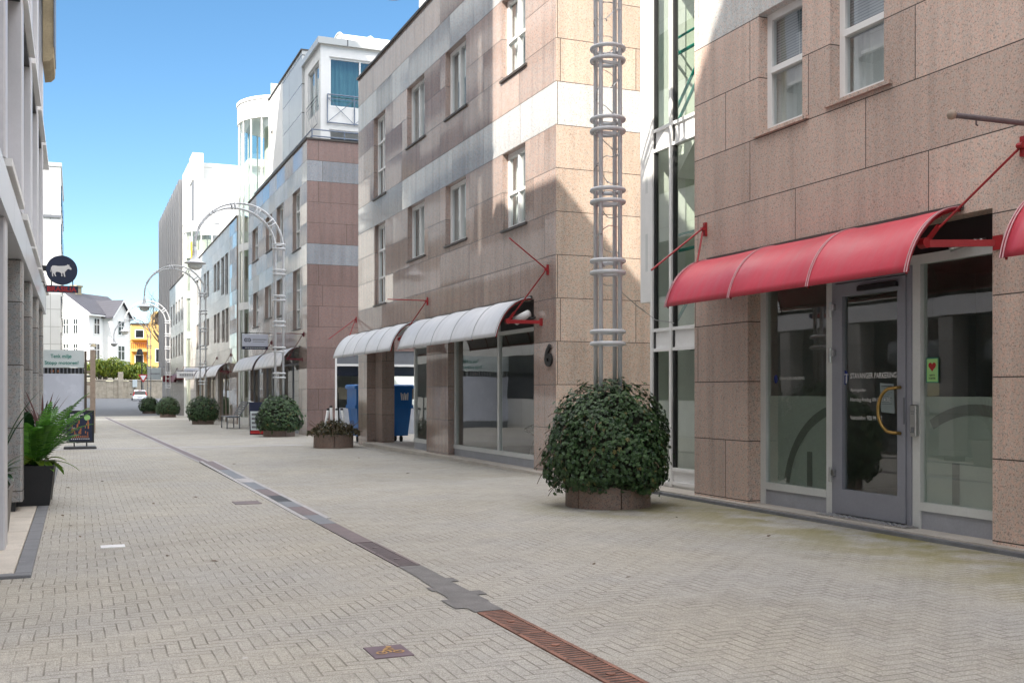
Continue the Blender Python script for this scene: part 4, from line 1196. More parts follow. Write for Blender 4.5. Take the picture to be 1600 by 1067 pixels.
def ivy_profile(s):
    """radius / height along the mound from the rim (0) to the top (1)"""
    pts = [(0, .50, .20), (.12, .60, .30), (.28, .645, .50), (.45, .62, .74), (.62, .52, .98), (.78, .38, 1.16), (.9, .2, 1.27), (1, .0, 1.30)]
    for a, b in zip(pts, pts[1:]):
        if s <= b[0]:
            f = (s - a[0]) / (b[0] - a[0]); return a[1] + (b[1] - a[1]) * f, a[2] + (b[2] - a[2]) * f
    return 0, 1.3
def ivy_mound(seed, count, size, sxy=1.0, sz=1.0):
    rn = random.Random(seed)
    ph = [(rn.uniform(0, 6.28), rn.randint(2, 7), rn.uniform(1, 4)) for _ in range(5)]
    def bump(a, s): return sum(math.sin(a * k + p + s * w * 3) for p, k, w in ph) * .020
    leaves = MB()
    for _ in range(count):
        s = rn.random()
        while rn.random() > ivy_profile(s)[0] / .62 + .06: s = rn.random()
        a = rn.uniform(0, 2 * math.pi)
        r, z = ivy_profile(s); r2, z2 = ivy_profile(min(s + .02, 1)); r1, z1 = ivy_profile(max(s - .02, 0))
        tr, tz = (r2 - r1), (z2 - z1)
        n = Vector((tz * math.cos(a), tz * math.sin(a), -tr)); n.normalize()
        d = bump(a, s) + rn.uniform(-.045, .025)
        if rn.random() < .05: d += rn.uniform(.02, .07)
        p = Vector((r * math.cos(a), r * math.sin(a), z)) + n * d
        n = (n + Vector((rn.uniform(-.6, .6), rn.uniform(-.6, .6), rn.uniform(-.15, .75)))).normalized()
        up = Vector((rn.uniform(-.5, .5), rn.uniform(-.5, .5), 1.0))
        leaf_fan(leaves, p, n, up, size * rn.uniform(.65, 1.25), IVY)
    # trailing sprigs over the rim
    for _ in range(12):
        a = rn.uniform(0, 2 * math.pi); r = rn.uniform(.5, .58); z = rn.uniform(.2, .42)
        for k in range(rn.randint(2, 5)):
            p = Vector(((r + k * .012) * math.cos(a), (r + k * .012) * math.sin(a), z - k * .045))
            leaf_fan(leaves, p, Vector((math.cos(a) + rn.uniform(-.4, .4), math.sin(a) + rn.uniform(-.4, .4), rn.uniform(-.1, .4))), Vector((0, 0, 1)), size * rn.uniform(.6, 1), IVY)
    leaves.v = [(x * sxy, y * sxy, z * sz) for x, y, z in leaves.v]
    core = MB()
    n = 28; m = 12
    for i in range(m + 1):
        s = i / m; r, z = ivy_profile(s); r *= .85; z = .2 + (z - .2) * .92
        for k in range(n):
            a = 2 * math.pi * k / n; rr = r * (1 + .05 * math.sin(3 * a + s * 9) + .04 * math.sin(7 * a - s * 13))
            core.v.append((rr * math.cos(a) * sxy, rr * math.sin(a) * sxy, z * sz))
    for i in range(m):
        for k in range(n):
            core.f.append((i * n + k, i * n + (k + 1) % n, (i + 1) * n + (k + 1) % n, (i + 1) * n + k))
    stems = MB()
    for _ in range(34):
        a = rn.uniform(0, 2 * math.pi); s = rn.uniform(0.02, .7); r, z = ivy_profile(s)
        p = Vector((r * math.cos(a), r * math.sin(a), z)); path = [p * 1.0]
        d = Vector((math.cos(a) * rn.uniform(.3, 1), math.sin(a) * rn.uniform(.3, 1), rn.uniform(-.8, .6)))
        for k in range(4):
            p = p + d * .045; d = d + Vector((rn.uniform(-.3, .3), rn.uniform(-.3, .3), -.35)); path.append(p * 1.0)
        stems.tube([(q[0] * sxy, q[1] * sxy, q[2] * sz) for q in path], .0035, 4)
    return leaves, core, stems

def planter_mb(r=.455, h=.30):
    mb = MB()
    n = 6
    for k in range(n):
        a0 = 2 * math.pi * k / n + .012 + .35; a1 = 2 * math.pi * (k + 1) / n - .012 + .35
        steps = 7; base = len(mb.v)
        for i in range(steps + 1):
            a = a0 + (a1 - a0) * i / steps
            for (rr, z) in ((r, -.3), (r, h - .012), (r - .012, h), (r - .09, h), (r - .09, .1)):
                mb.v.append((rr * math.cos(a), rr * math.sin(a), z))
        for i in range(steps):
            for j in range(4):
                o = base + i * 5 + j
                mb.f.append((o, o + 5, o + 6, o + 1))
        for e in (0, steps):
            o = base + e * 5; mb.f.append((o, o + 1, o + 2, o + 3, o + 4) if e else (o + 4, o + 3, o + 2, o + 1, o))
    return mb

lampspots = [(5.25, 10.05), (5.5, 31.3), (5.02, 47.1), (4.94, 64.9), (4.81, 80.2)]
lamp_labels = ['tall grey lattice lamp post rising out of the nearest ivy mound', 'arched grey lamp post before the corner with the white canopies and eye emblem sign',
               'arched grey lamp post third from the camera with its lamp against the sky', 'arched grey lamp post fourth along the row before the yellow house', 'farthest arched grey lamp post beside the small silver car']
pot_labels = ['low round granite planter under the largest ivy mound', 'low round granite planter near the black and white pavement board', 'low round granite planter beside the metal bench',
              'low round granite planter fourth along the row of lamps', 'low round granite planter farthest away near the car']
ivy_labels = ['large dark green ivy mound filling the nearest granite planter', 'dark green ivy mound beside the blue framed pavement board', 'sunlit topped ivy mound beside the metal bench',
              'small dark ivy mound at the fourth lamp post', 'smallest ivy mound farthest along the street partly before the car']
lamp0 = pot0 = ivy0 = None
leaves, core, stems = ivy_mound(11, 7000, .050)
leaves2, core2, stems2 = ivy_mound(23, 2200, .072, 1.04, .92)
ivyB = None
for i, (x, y) in enumerate(lampspots):
    z = gz(y)
    if i == 0:
        lamp0 = thing('street_lamp', (x, y, z), lamp_labels[0], 'street lamp', 'arched lamp posts along the street')
        lamp_parts(lamp0, x, y, z, 5.80)
        pot0 = obj('planter', planter_mb(), M['stone_pot'], None, origin=(0, 0, 0)); pot0.location = (x, y, z)
        tag(pot0, pot_labels[0], 'planter', 'round planters under the lamps')
        ivy0 = thing('ivy_bush', (x, y, z), ivy_labels[0], 'ivy', 'ivy mounds in the round planters')
        for nm, mbx, mt in (('foliage', leaves, 'ivy'), ('core', core, 'ivy_core'), ('foliage_stems', stems, 'twig')):
            mbx.v = [(a + x, b + y, c + z) for a, b, c in mbx.v]; obj(nm, mbx, M[mt], ivy0)
    else:
        if i == 1:
            lamp1 = thing('street_lamp', (x, y, z), lamp_labels[1], 'street lamp', 'arched lamp posts along the street')
            lamp_parts(lamp1, x, y, z)
        else:
            l = copy_tree(lamp1); l.location = (x, y, z); l['label'] = lamp_labels[i]
        p = pot0.copy(); COL.objects.link(p); p.location = (x, y, z); p['label'] = pot_labels[i]; p.rotation_euler.z = i * .4
        if ivyB is None:
            ivyB = thing('ivy_bush', (x, y, z), ivy_labels[i], 'ivy', 'ivy mounds in the round planters')
            for nm, mbx, mt in (('foliage', leaves2, 'ivy'), ('core', core2, 'ivy_core')):
                mbx.v = [(a + x, b + y, c + z) for a, b, c in mbx.v]; obj(nm, mbx, M[mt], ivyB)
        else:
            v = copy_tree(ivyB); v.location = (x, y, z); v['label'] = ivy_labels[i]; v.rotation_euler.z = i * 1.3
# wire with tiny lights wound round the nearest lamp post
mb = MB(); path = []
for i in range(170):
    t = i / 169; a = t * 9 * 2 * math.pi
    path.append((5.25 + (.145 + .02 * math.sin(a * 2.7)) * math.cos(a), 10.05 + (.10 + .02 * math.cos(a * 1.9)) * math.sin(a), 2.3 + t * 3.4 + .03 * math.sin(a * 3.1)))
mb.tube([(6.70, 11.1, 2.05), (6.3, 10.85, 2.06), (5.8, 10.45, 2.2)] + path, .005, 4)
rn = random.Random(5)
for i in range(0, 170, 6):
    p = Vector(path[i]); mb.tube([p, p + Vector((rn.uniform(-.03, .03), rn.uniform(-.03, .03), rn.uniform(-.03, .03)))], .007, 5)
tag(obj('fairy_light_cable', mb, M['steel']), 'thin cable of tiny lights wound round the nearest lamp post', 'cable')

# low planter with the brownish bush and wrapped posts
lx, ly = 5.42, 23.85; lz = gz(ly)
mbp = planter_mb(.45, .30)
p = obj('planter', mbp, M['stone_pot'], None, origin=(0, 0, 0)); p.location = (lx, ly, lz)
tag(p, 'low round granite planter with a brownish bush and white wrapped canes', 'planter')
sb = thing('shrub', (lx, ly, lz), 'low brownish bush spilling over the planter by the open passage', 'shrub')
rn = random.Random(9); mb = MB(); st = MB()
for _ in range(1100):
    a = rn.uniform(0, 6.283); r = .60 * math.sqrt(rn.random()); h = .28 + .30 * (1 - (r / .62) ** 2) * rn.uniform(.45, 1.15) + rn.uniform(-.03, .06)
    leaf_fan(mb, Vector((lx + r * math.cos(a), ly + r * math.sin(a), lz + h)), Vector((rn.uniform(-1, 1), rn.uniform(-1, 1), rn.uniform(.1, 1.2))), Vector((rn.uniform(-1, 1), rn.uniform(-1, 1), 1)), rn.uniform(.05, .09), OVAL)
for _ in range(90):
    a = rn.uniform(0, 6.283); r = rn.uniform(.2, .7)
    st.tube([(lx, ly, lz + .2), (lx + r * .6 * math.cos(a), ly + r * .6 * math.sin(a), lz + .42), (lx + r * math.cos(a), ly + r * math.sin(a), lz + rn.uniform(.25, .62))], .006, 4)
obj('foliage', mb, M['shrub'], sb); obj('foliage_stems', st, M['twig'], sb)
mb = MB().lathe(lx, ly, [(.38, lz + .2), (.36, lz + .3), (.2, lz + .36), (0, lz + .38)], 16); obj('core', mb, M['ivy_core'], sb)
for k, (dx, dy, tx, ty, h) in enumerate([(-.22, 0, .12, 0, .86), (-.03, .05, -.02, 0, .92), (.1, 0, -.03, 0, .86), (.30, .05, -.12, 0, .86)]):
    mb = MB().tube([(lx + dx, ly + dy, lz + .3), (lx + dx + tx * .8, ly + dy, lz + h)], .032, 10)
    c = thing('wrapped_cane', (lx + dx, ly + dy, lz + .3), ['white wrapped cane leaning right at the left of the low bush', 'upright white wrapped cane behind the middle of the low bush', 'upright white wrapped cane in the middle of the low bush', 'white wrapped cane leaning left at the right of the low bush'][k], 'cane', 'white wrapped canes in the low planter')
    obj('wrap', mb, M['white'], c, smooth=True)
    obj('tip', MB().lathe(lx + dx + tx * .8, ly + dy, [(.0, lz + h - .01), (.034, lz + h - .01), (.034, lz + h + .03), (0, lz + h + .035)], 10), M['black'], c)
mb = MB().tube([(lx + .13, ly - .02, lz + .3), (lx + .10, ly - .02, lz + 1.25)], [.024, .012], 8)
tag(obj('garden_cane', mb, M['black']), 'tall black pole standing among the white wrapped canes', 'cane')

# blue waste container in the side street
bc = thing('waste_container', (7.25, 26.4, 0), 'blue wheeled waste container seen through the corner passage', 'waste container')
zg = gz(26.4)
mb = MB()
cxx, cyy = 7.22, 26.5
def frust(mb, cx, cy, w0, d0, w1, d1, z0, z1):
    V = [(cx + sx * w / 2, cy + sy * d / 2, z) for (w, d, z) in ((w0, d0, z0), (w1, d1, z1)) for sx, sy in ((-1, -1), (1, -1), (1, 1), (-1, 1))]
    mb.add(V, [(3, 2, 1, 0), (4, 5, 6, 7)] + [(i, (i + 1) % 4, 4 + (i + 1) % 4, 4 + i) for i in range(4)])
frust(mb, cxx, cyy, 1.30, .75, 1.42, .95, zg + .16, zg + .86); frust(mb, cxx, cyy, 1.52, 1.02, 1.52, 1.02, zg + .86, zg + .95)
frust(mb, cxx, cyy, 1.46, .98, 1.46, .98, zg + .95, zg + 1.36)
for sx in (-.35, 0, .35): mb.box(cxx + sx - .03, cxx + sx + .03, cyy - .44, cyy - .40, zg + .2, zg + .84)
obj('body', mb, M['bin_blue'], bc)
obj('lid', MB().bbox(cxx - .78, cxx + .78, cyy - .53, cyy + .52, zg + 1.36, zg + 1.47, .03), M['bin_blue'], bc)
mb = MB()
for sx in (-1, 1):
    for sy in (-1, 1): mb.tube([(cxx + sx * .5 - .025, cyy + sy * .28, zg + .08), (cxx + sx * .5 + .025, cyy + sy * .28, zg + .08)], .08, 12)
parts('wheel', mb, M['rubber'], bc)
mb = MB()
for (ox, sc) in ((cxx + .42, 1.0),):
    for k in range(5):
        x = ox + k * .045; mb.prism([(x, cyy - .496, zg + 1.26 - .03 * (k % 2)), (x + .03, cyy - .496, zg + 1.26 - .03 * (k % 2)), (x + .05 - .03 * (k > 2), cyy - .496, zg + 1.07), (x + .02 - .03 * (k > 2), cyy - .496, zg + 1.07)], (0, -.002, 0))
mb.box(cxx - .58, cxx - .42, cyy - .498, cyy - .495, zg + 1.10, zg + 1.24); mb.box(cxx - .50, cxx - .44, cyy - .498, cyy - .495, zg + 1.04, zg + 1.07)
obj('emblem', mb, M['dirty_white'], bc)

# ---------------------------------------------------------------- building C
C = thing('granite_building', (10, 37.6, 0), 'granite building with a brown and grey banded end wall and white rooftop flat', 'building')
XC = 6.4; CY0, CY1 = 31.7, 43.4
cw = [(32.76, 34.0, 5.70, 7.57), (35.61, 36.95, 6.2, 7.6), (37.87, 39.2, 6.32, 7.57), (41.01, 42.4, 6.32, 7.57),
      (32.76, 33.95, 3.2, 5.07), (35.9, 37.0, 3.83, 5.07), (38.0, 39.4, 3.9, 5.07), (40.94, 42.2, 3.75, 5.07)]
cshops = [(33.0, 36.4, -.3, 2.6), (37.2, 39.8, -.3, 2.6), (40.6, 42.9, -.3, 2.6)]
mb = MB().wallX(XC, CY0, CY1, -.5, 8.83, cw + cshops, .2)
mb.quad((XC, CY1, -.5), (XC, CY1, 8.83), (8, CY1, 8.83), (8, CY1, -.5))
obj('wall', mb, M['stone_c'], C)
mb = MB().wallY(CY0, XC, 14, -.5, 8.83, [(7.25, 9.9, -.3, 2.5)], .2); obj('end_wall', mb, M['stone_c_end'], C)
obj('roof', MB().box(XC - .04, 14, CY0 - .04, CY1, 8.83, 8.88), M['coping'], C)
for i, w in enumerate(cw):
    windowX(C, XC + .12, *w, (.5,), (.34, .67) if (w[3] - w[2]) > 1.6 else ((.5,) if i in (2, 3, 7) else ()), .07, 'curtain')
mb = MB()
for w in cw: sillX(mb, XC, w[0], w[1], w[2])
parts('sill', mb, M['coping'], C)
for (a, b, z0, z1) in cshops:
    mb = MB()
    for y in (a + .04, (a + b) / 2, b - .04): mb.box(XC + .12, XC + .18, y - .035, y + .035, -.1, 2.6)
    mb.box(XC + .11, XC + .18, a, b, .1, .17); mb.box(XC + .11, XC + .18, a, b, 2.1, 2.17)
    s_ = obj('shopfront', mb, M['door_grey'], C)
    obj('pane', MB().quad((XC + .15, a, .0), (XC + .15, a, 2.6), (XC + .15, b, 2.6), (XC + .15, b, .0)), M['glass_shop'], s_)
    obj('kick_panel', MB().box(XC + .125, XC + .17, a, b, -.3, .1), M['kick_grey'], s_)
mb = MB(); mb.quad((9, 32, -.3), (9, 32, 3), (9, 43, 3), (9, 43, -.3)); mb.quad((6.6, 32, 2.62), (14, 32, 2.62), (14, 43.2, 2.62), (6.6, 43.2, 2.62)); mb.quad((6.62, 36.8, -.3), (9, 36.8, -.3), (9, 36.8, 2.6), (6.62, 36.8, 2.6))
obj('interior', mb, M['interior'], C)
# corner glazing on the end wall
mb = MB(); mb.box(7.25, 7.31, CY0 + .0, CY0 + .08, -.3, 2.5); mb.box(7.31, 9.9, CY0 + .01, CY0 + .08, 2.02, 2.09); mb.box(8.6, 8.66, CY0 + .01, CY0 + .08, -.3, 2.02)
sfc = obj('shopfront', mb, M['white'], C)
obj('pane', MB().quad((7.31, CY0 + .05, .75), (9.9, CY0 + .05, .75), (9.9, CY0 + .05, 2.02), (7.31, CY0 + .05, 2.02)), M['glass_shop'], sfc)
obj('blind', MB().box(7.31, 9.9, CY0 + .10, CY0 + .12, 1.72, 2.02), M['navy'], sfc)
obj('counter', MB().box(7.31, 9.9, CY0 + .5, CY0 + .6, 1.0, 1.38), M['wood'], sfc)
obj('kick_panel', MB().box(7.31, 9.9, CY0 + .04, CY0 + .09, -.3, .75), M['kick_grey'], sfc)
obj('transom', MB().box(7.31, 9.9, CY0 + .03, CY0 + .08, 2.09, 2.5), M['slate'], sfc)
# rooftop storey
PX = 6.95
mb = MB()
mb.wallX(PX, 32.35, 34.85, 8.85, 11.95, [(32.6, 34.3, 10.0, 11.55)], .12)
mb.wallY(32.35, PX, 14, 8.85, 11.95, [(7.22, 8.75, 10.05, 11.6), (7.22, 8.6, 9.0, 9.35)], .12)
obj('bay', mb, M['render_white'], C)
obj('bay_roof', MB().box(PX - .1, 14, 32.23, 34.9, 11.95, 12.15), M['panel_grey'], C)
windowX(C, PX + .06, 32.6, 34.3, 10.0, 11.55, (.5,), (), .05, 'curtain_teal'); windowY(C, 32.41, 7.22, 8.75, 10.05, 11.6, (.64,), (), .06, 'curtain_teal')
windowY(C, 32.41, 7.22, 8.6, 9.0, 9.35, (.75,), (), .05, None)
mb = MB()
def railY(mb, y, x0, x1, z0, z1, n):
    for z in (z0, z1): mb.tube([(x0, y, z), (x1, y, z)], .02, 6)
    for i in range(n + 1):
        x = x0 + (x1 - x0) * i / n; mb.tube([(x, y, z0 - .03), (x, y, z1)], .018, 6)
        if i < n:
            x2 = x0 + (x1 - x0) * (i + 1) / n; mb.tube([(x, y, z0), (x2, y, z1 - .1)], .009, 5); mb.tube([(x2, y, z0), (x, y, z1 - .1)], .009, 5)
    mb.tube([(x0, y, z1 - .12), (x1, y, z1 - .12)], .012, 6)
def railX(mb, x, y0, y1, z0, z1, n):
    m2 = MB(); railY(m2, 0, y0, y1, z0, z1, n); mb.add([(x, a, c) for a, b, c in m2.v], m2.f)
railY(mb, 32.3, 7.15, 8.85, 9.55, 10.42, 2); railX(mb, PX - .05, 32.6, 34.3, 9.55, 10.42, 2); 
for z in (9.0, 9.2): mb.tube([(6.6, 43.2, z), (6.6, 31.95, z), (13, 31.95, z)], .022, 6)
for i in range(7): mb.tube([(6.6 + i, 31.95, 8.85), (6.6 + i, 31.95, 9.2)], .02, 6)
obj('railing', mb, M['rail_blue'], C)
mb = MB(); mb.wallX(PX - .08, 34.87, 38.4, 8.85, 12.5, [], .1); mb.quad((PX - .08, 34.87, 8.85), (14, 34.87, 8.85), (14, 34.87, 12.5), (PX - .08, 34.87, 12.5))
obj('upper_wall', mb, M['panel_grey'], C)
obj('upper_roof', MB().box(PX - .12, 14, 34.85, 41.4, 12.5, 12.55), M['coping'], C)
mb = MB(); mb.wallX(PX - .08, 38.4, 41.4, 8.85, 12.5, [(40.5, 41.0, 9.6, 11.2)], .15); obj('upper_wall', mb, M['render_white'], C)
mb = MB()
for i in range(13):
    t0 = math.pi * i / 12
mb.add([(7.75 + 6 * e, 33.6 - .85 * math.cos(math.pi * i / 12), 12.15 + .55 * math.sin(math.pi * i / 12)) for e in (0, 1) for i in range(13)], [(i, i + 1, i + 14, i + 13) for i in range(12)] + [tuple(range(13))])
for k in range(7):
    x = 7.75 + k
    mb.tube([(x, 33.6 - .87 * math.cos(math.pi * i / 12), 12.16 + .57 * math.sin(math.pi * i / 12)) for i in range(13)], .03, 6)
obj('barrel_roof', mb, M['panel_white'], C)

def glass_tower(root, cx, cy, r, zlo, zhi, bands, a0, a1, n, cap):
    mb = MB(); pan = MB(); gl = MB()
    for i in range(n + 1):
        a = a0 + (a1 - a0) * i / n
        x, y = cx + r * math.cos(a), cy + r * math.sin(a)
        mb.tube([(x, y, zlo), (x, y, zhi)], .035, 6)
    parts('mullion', mb, M['white'], root)
    gl.lathe(cx, cy, [(r - .02, zlo), (r - .02, zhi)], n * 2, a0, a1); gl.f = [tuple(reversed(f)) for f in gl.f]
    obj('pane', gl, M['glass_green'], root, smooth=True)
    for z0, z1 in bands: obj('spandrel', MB().lathe(cx, cy, [(r - .015, z0), (r + .015, z0), (r + .015, z1), (r - .015, z1)], n * 2, a0, a1), M['white'], root)
    pan.lathe(cx, cy, [(r, zhi), (r + .06, zhi), (r + .06, zhi + cap), (r + .10, zhi + cap), (r + .10, zhi + cap + .12), (0, zhi + cap + .12)], n * 3, a0 - .3, a1 + .3)
    obj('cap', pan, M['white'], root, smooth=False)
T = thing('stair_tower', (8.3, 45.2, 0), 'round glazed stair tower with a white cap above the granite roofs', 'stair tower')
glass_tower(T, 8.35, 45.3, 2.05, -.5, 12.45, [(-.5, .2), (2.15, 2.55), (4.65, 4.95), (7.1, 7.4)], R(120), R(290), 11, .75)
mb = MB().lathe(8.9, 45.3, [(1.55, -.5), (1.55, 12.4)], 16, R(110), R(290)); mb.quad((PX, 41.4, 8.85), (10, 41.4, 8.85), (10, 41.4, 13.2), (PX, 41.4, 13.2))
obj('interior', mb, M['interior_light'], T)
obj('side_wall', MB().box(7.6, 12, 42.6, 43.3, 8.9, 13.3), M['render_white'], T)

# shop awnings further down, signs
awning('shop_awning', 6.4, 32.75, 38.0, 2.62, 2.02, .58, 'awning_dull', 'seam_grey', 'silvery awning with a purple sheen just behind the second lamp post', 6, 'silvery awnings', metal='dark_red', stub=(.9, .0))
awning('shop_awning', 6.4, 38.5, 43.6, 2.62, 2.02, .58, 'awning_dull', 'seam_grey', 'silvery awning left of the white sign with the eye emblem', 6, 'silvery awnings', metal='dark_red')
for k, (a, b) in enumerate(((49.2, 53.6), (54.2, 58.8), (59.4, 63.8))):
    awning('shop_awning', 6.4, a, b, 2.55, 1.95, .58, 'awning_dull', 'seam_grey', ['pale awning above the metal bench', 'pale awning second beyond the metal bench', 'pale awning third beyond the metal bench near the hanging signs'][k], 4, 'pale awnings down the street', metal='dark_red')
for k, (a, b) in enumerate(((71.5, 76), (76.6, 81.5))):
    awning('shop_awning', 6.4, a, b, 2.5, 1.9, .58, 'dark_red' if k == 0 else 'awning_dull', 'seam_grey', ['dark red awning far down the street behind the third ivy mound', 'farthest small pale awning before the end of the street'][k], 4, 'farthest awnings', metal='dark_red')
# projecting sign with the eye emblem
sg = thing('hanging_sign', (6.0, 38.2, 2.7), 'white projecting sign with a dark eye shaped emblem above the silvery awnings', 'sign')
sy, sz = 38.2, 2.86
obj('board', MB().bbox(5.42, 6.32, sy, sy + .08, sz, sz + .43, .01), M['lilac_panel'], sg)
obj('foot_band', MB().box(5.42, 6.32, sy - .004, sy + .084, sz - .11, sz - .002), M['navy'], sg)
mb = MB(); mb.tube([(5.38, sy + .04, sz + .47), (6.4, sy + .04, sz + .47)], .015, 6); mb.tube([(5.40, sy + .04, sz - .1), (5.40, sy + .04, sz + .47)], .012, 6); obj('bracket', mb, M['black'], sg)
mb = MB()
cx0, cz0 = 5.60, sz + .22
def arcY(mb, cx, y, cz, rx, rz, w, a0, a1, n=14):
    for k in range(n):
        a = a0 + (a1 - a0) * k / n; b = a0 + (a1 - a0) * (k + 1) / n
        mb.quad((cx + rx * math.cos(a), y, cz + rz * math.sin(a)), (cx + rx * math.cos(b), y, cz + rz * math.sin(b)), (cx + (rx - w) * math.cos(b), y, cz + (rz - w) * math.sin(b)), (cx + (rx - w) * math.cos(a), y, cz + (rz - w) * math.sin(a)))
arcY(mb, cx0, sy - .004, cz0, .12, .085, .035, R(110), R(250)); arcY(mb, cx0, sy - .004, cz0, .12, .085, .035, R(-70), R(70)); arcY(mb, cx0, sy - .004, cz0, .05, .05, .022, 0, 2 * math.pi)
obj('emblem', mb, M['navy'], sg)
mb = MB()
for k in range(11): mb.box(5.78 + k * .045, 5.78 + k * .045 + .03, sy - .004, sy - .001, sz + .21 + (.01 if k % 3 else 0), sz + .26)
for k in range(8): mb.box(5.80 + k * .05, 5.80 + k * .05 + .035, sy - .004, sy - .001, sz + .15, sz + .175)
obj('lettering', mb, M['slate'], sg)
mb = MB()
for k in range(9): mb.box(5.52 + k * .08, 5.57 + k * .08, sy - .008, sy - .005, sz - .07, sz - .04)
obj('foot_lettering', mb, M['frame_grey'], sg)
# smaller signs
for k, (x0, x1, y, z0, z1, mt, lb) in enumerate([(5.55, 6.35, 61.5, 2.15, 2.6, 'lilac_panel', 'small white hanging sign behind the third lamp post, the upper of two'), (4.9, 5.75, 58.5, 2.0, 2.32, 'dirty_white', 'small white hanging sign left of the third lamp post, the lower of two'),
        (4.95, 5.9, 84.0, 2.2, 3.1, 'pale_panel', 'grey projecting sign beside the fifth lamp post'), (5.45, 6.35, 76.0, 1.95, 2.4, 'dark_red', 'dark red projecting sign below the grey sign far down the street')]):
    t = thing('hanging_sign', (6.2, y, z0), lb, 'sign', 'small signs far down the street')
    obj('board', MB().bbox(x0, x1, y, y + .1, z0, z1, .02), M[mt], t)
    obj('bracket', MB().tube([(x0, y + .05, z1 + .06), (6.42, y + .05, z1 + .06)], .02, 6).box(x0 + .1, x0 + .13, y + .03, y + .06, z1, z1 + .06), M['slate'], t)
    mb = MB()
    for q_ in range(8): mb.box(x0 + .15 + q_ * .09, x0 + .2 + q_ * .09, y - .005, y - .001, (z0 + z1) / 2 - .05, (z0 + z1) / 2 + .06)
    obj('lettering', mb, M['slate' if k < 3 else 'frame_grey'], t)

# pavement board near C
ab = thing('pavement_board', (4.75, 33.0, gz(33)), 'blue framed pavement board leaning beside the second ivy mound', 'sign board')
zg = gz(33)
mb = MB().prism([(4.92, 33.1, zg), (5.36, 32.9, zg), (5.36, 33.05, zg + 1.0), (4.92, 33.25, zg + 1.0)], (.015, .04, 0)); obj('frame', mb, M['navy'], ab)
mb = MB().prism([(4.95, 33.09, zg + .14), (5.33, 32.915, zg + .14), (5.33, 33.01, zg + .72), (4.95, 33.185, zg + .72)], (-.002, -.006, 0)); obj('poster', mb, M['pale_panel'], ab)
mb = MB().prism([(4.94, 33.08, zg + .03), (5.34, 32.895, zg + .03), (5.34, 32.91, zg + .12), (4.94, 33.095, zg + .12)], (-.002, -.008, 0)); obj('foot_band', mb, M['red_print'], ab)
mb = MB()
for k in range(4): mb.prism([(4.98, 33.08 + .017 * k, zg + .2 + k * .13), (5.29 - .07 * (k % 2), 32.935 + .017 * k + .032 * (k % 2), zg + .2 + k * .13), (5.29 - .07 * (k % 2), 32.947 + .017 * k + .032 * (k % 2), zg + .27 + k * .13), (4.98, 33.092 + .017 * k, zg + .27 + k * .13)], (-.004, -.01, 0))
obj('print', mb, M['slate'], ab)
# metal bench
bn = thing('bench', (5.5, 40.3, gz(40)), 'grey metal bench with curved back beside the third ivy mound', 'bench')
zg = gz(40)
mb = MB(); 
for k in range(7): mb.box(5.05 + k * .07, 5.10 + k * .07, 39.6, 41.3, zg + .43, zg + .455)
obj('seat', mb, M['slate'], bn)
mb = MB()
for k in range(6): mb.box(5.56 + k * .045, 5.58 + k * .045, 39.6, 41.3, zg + .50 + k * .085, zg + .56 + k * .085)
obj('backrest', mb, M['slate'], bn)
for y in (39.65, 41.2):
    mb = MB(); mb.tube([(5.08, y, zg), (5.08, y, zg + .42), (5.5, y, zg + .42), (5.85, y, zg + 1.0)], .022, 8); mb.tube([(5.52, y, zg), (5.52, y, zg + .42)], .022, 8); obj('leg', mb, M['slate'], bn)
mb = MB().tube([(5.85, 39.65, zg + 1.0), (5.95, 39.2, zg + .97), (6.1, 38.9, zg + .85), (6.2, 38.7, zg + .72)], .025, 8); obj('armrest', mb, M['frame_grey'], bn)

# ---------------------------------------------------------------- buildings D and E
D = thing('granite_building', (10, 57, 0), 'pale polished granite building with narrow paired windows beyond the round stair tower', 'building')
DY0, DY1 = 46.8, 67.0
dw = []
for y0, z0 in ((49.7, 5.75), (51.1, 5.85), (52.75, 6.2), (54.05, 6.25), (57.2, 6.25), (58.6, 6.25), (61.0, 6.25), (62.4, 6.25)): dw.append((y0, y0 + 1.05, z0, 7.65))
for y0, z0 in ((49.5, 3.55), (50.85, 3.6), (52.75, 3.65), (54.05, 3.7), (57.2, 3.7), (58.6, 3.7), (61.0, 3.7), (62.4, 3.7)): dw.append((y0, y0 + 1.0, z0, 5.12))
dshops = [(49.3, 53.4, -.5, 2.55), (54.3, 58.6, -.5, 2.55), (59.5, 63.6, -.5, 2.55)]
mb = MB().wallX(6.4, DY0 + 2.3, DY1, -.6, 8.83, dw + dshops, .18); obj('wall', mb, M['stone_d'], D)
mb = MB().wallX(6.398, DY0, DY0 + 2.3, -.6, 8.83, [], .1); mb.quad((6.398, DY0, -.6), (12, DY0, -.6), (12, DY0, 8.83), (6.398, DY0, 8.83)); obj('corner_pier', mb, M['stone_c'], D)
mb = MB().quad((6.4, DY1, -.6), (6.4, DY1, 8.83), (14, DY1, 8.83), (14, DY1, -.6)); obj('end_wall', mb, M['stone_c_end'], D)
obj('roof', MB().box(6.36, 14, DY0 - .03, DY1 + .03, 8.83, 8.88), M['coping'], D)
for w in dw: windowX(D, 6.5, *w, (), (.45,), .06, 'curtain', fm='dark')
for (a, b, z0, z1) in dshops:
    mb = MB()
    for y in (a + .04, a + (b - a) * .5, b - .04): mb.box(6.5, 6.56, y - .04, y + .04, -.3, 2.55)
    s_ = obj('shopfront', mb, M['wood'], D); obj('pane', MB().quad((6.53, a, -.3), (6.53, a, 2.55), (6.53, b, 2.55), (6.53, b, -.3)), M['glass_shop'], s_)
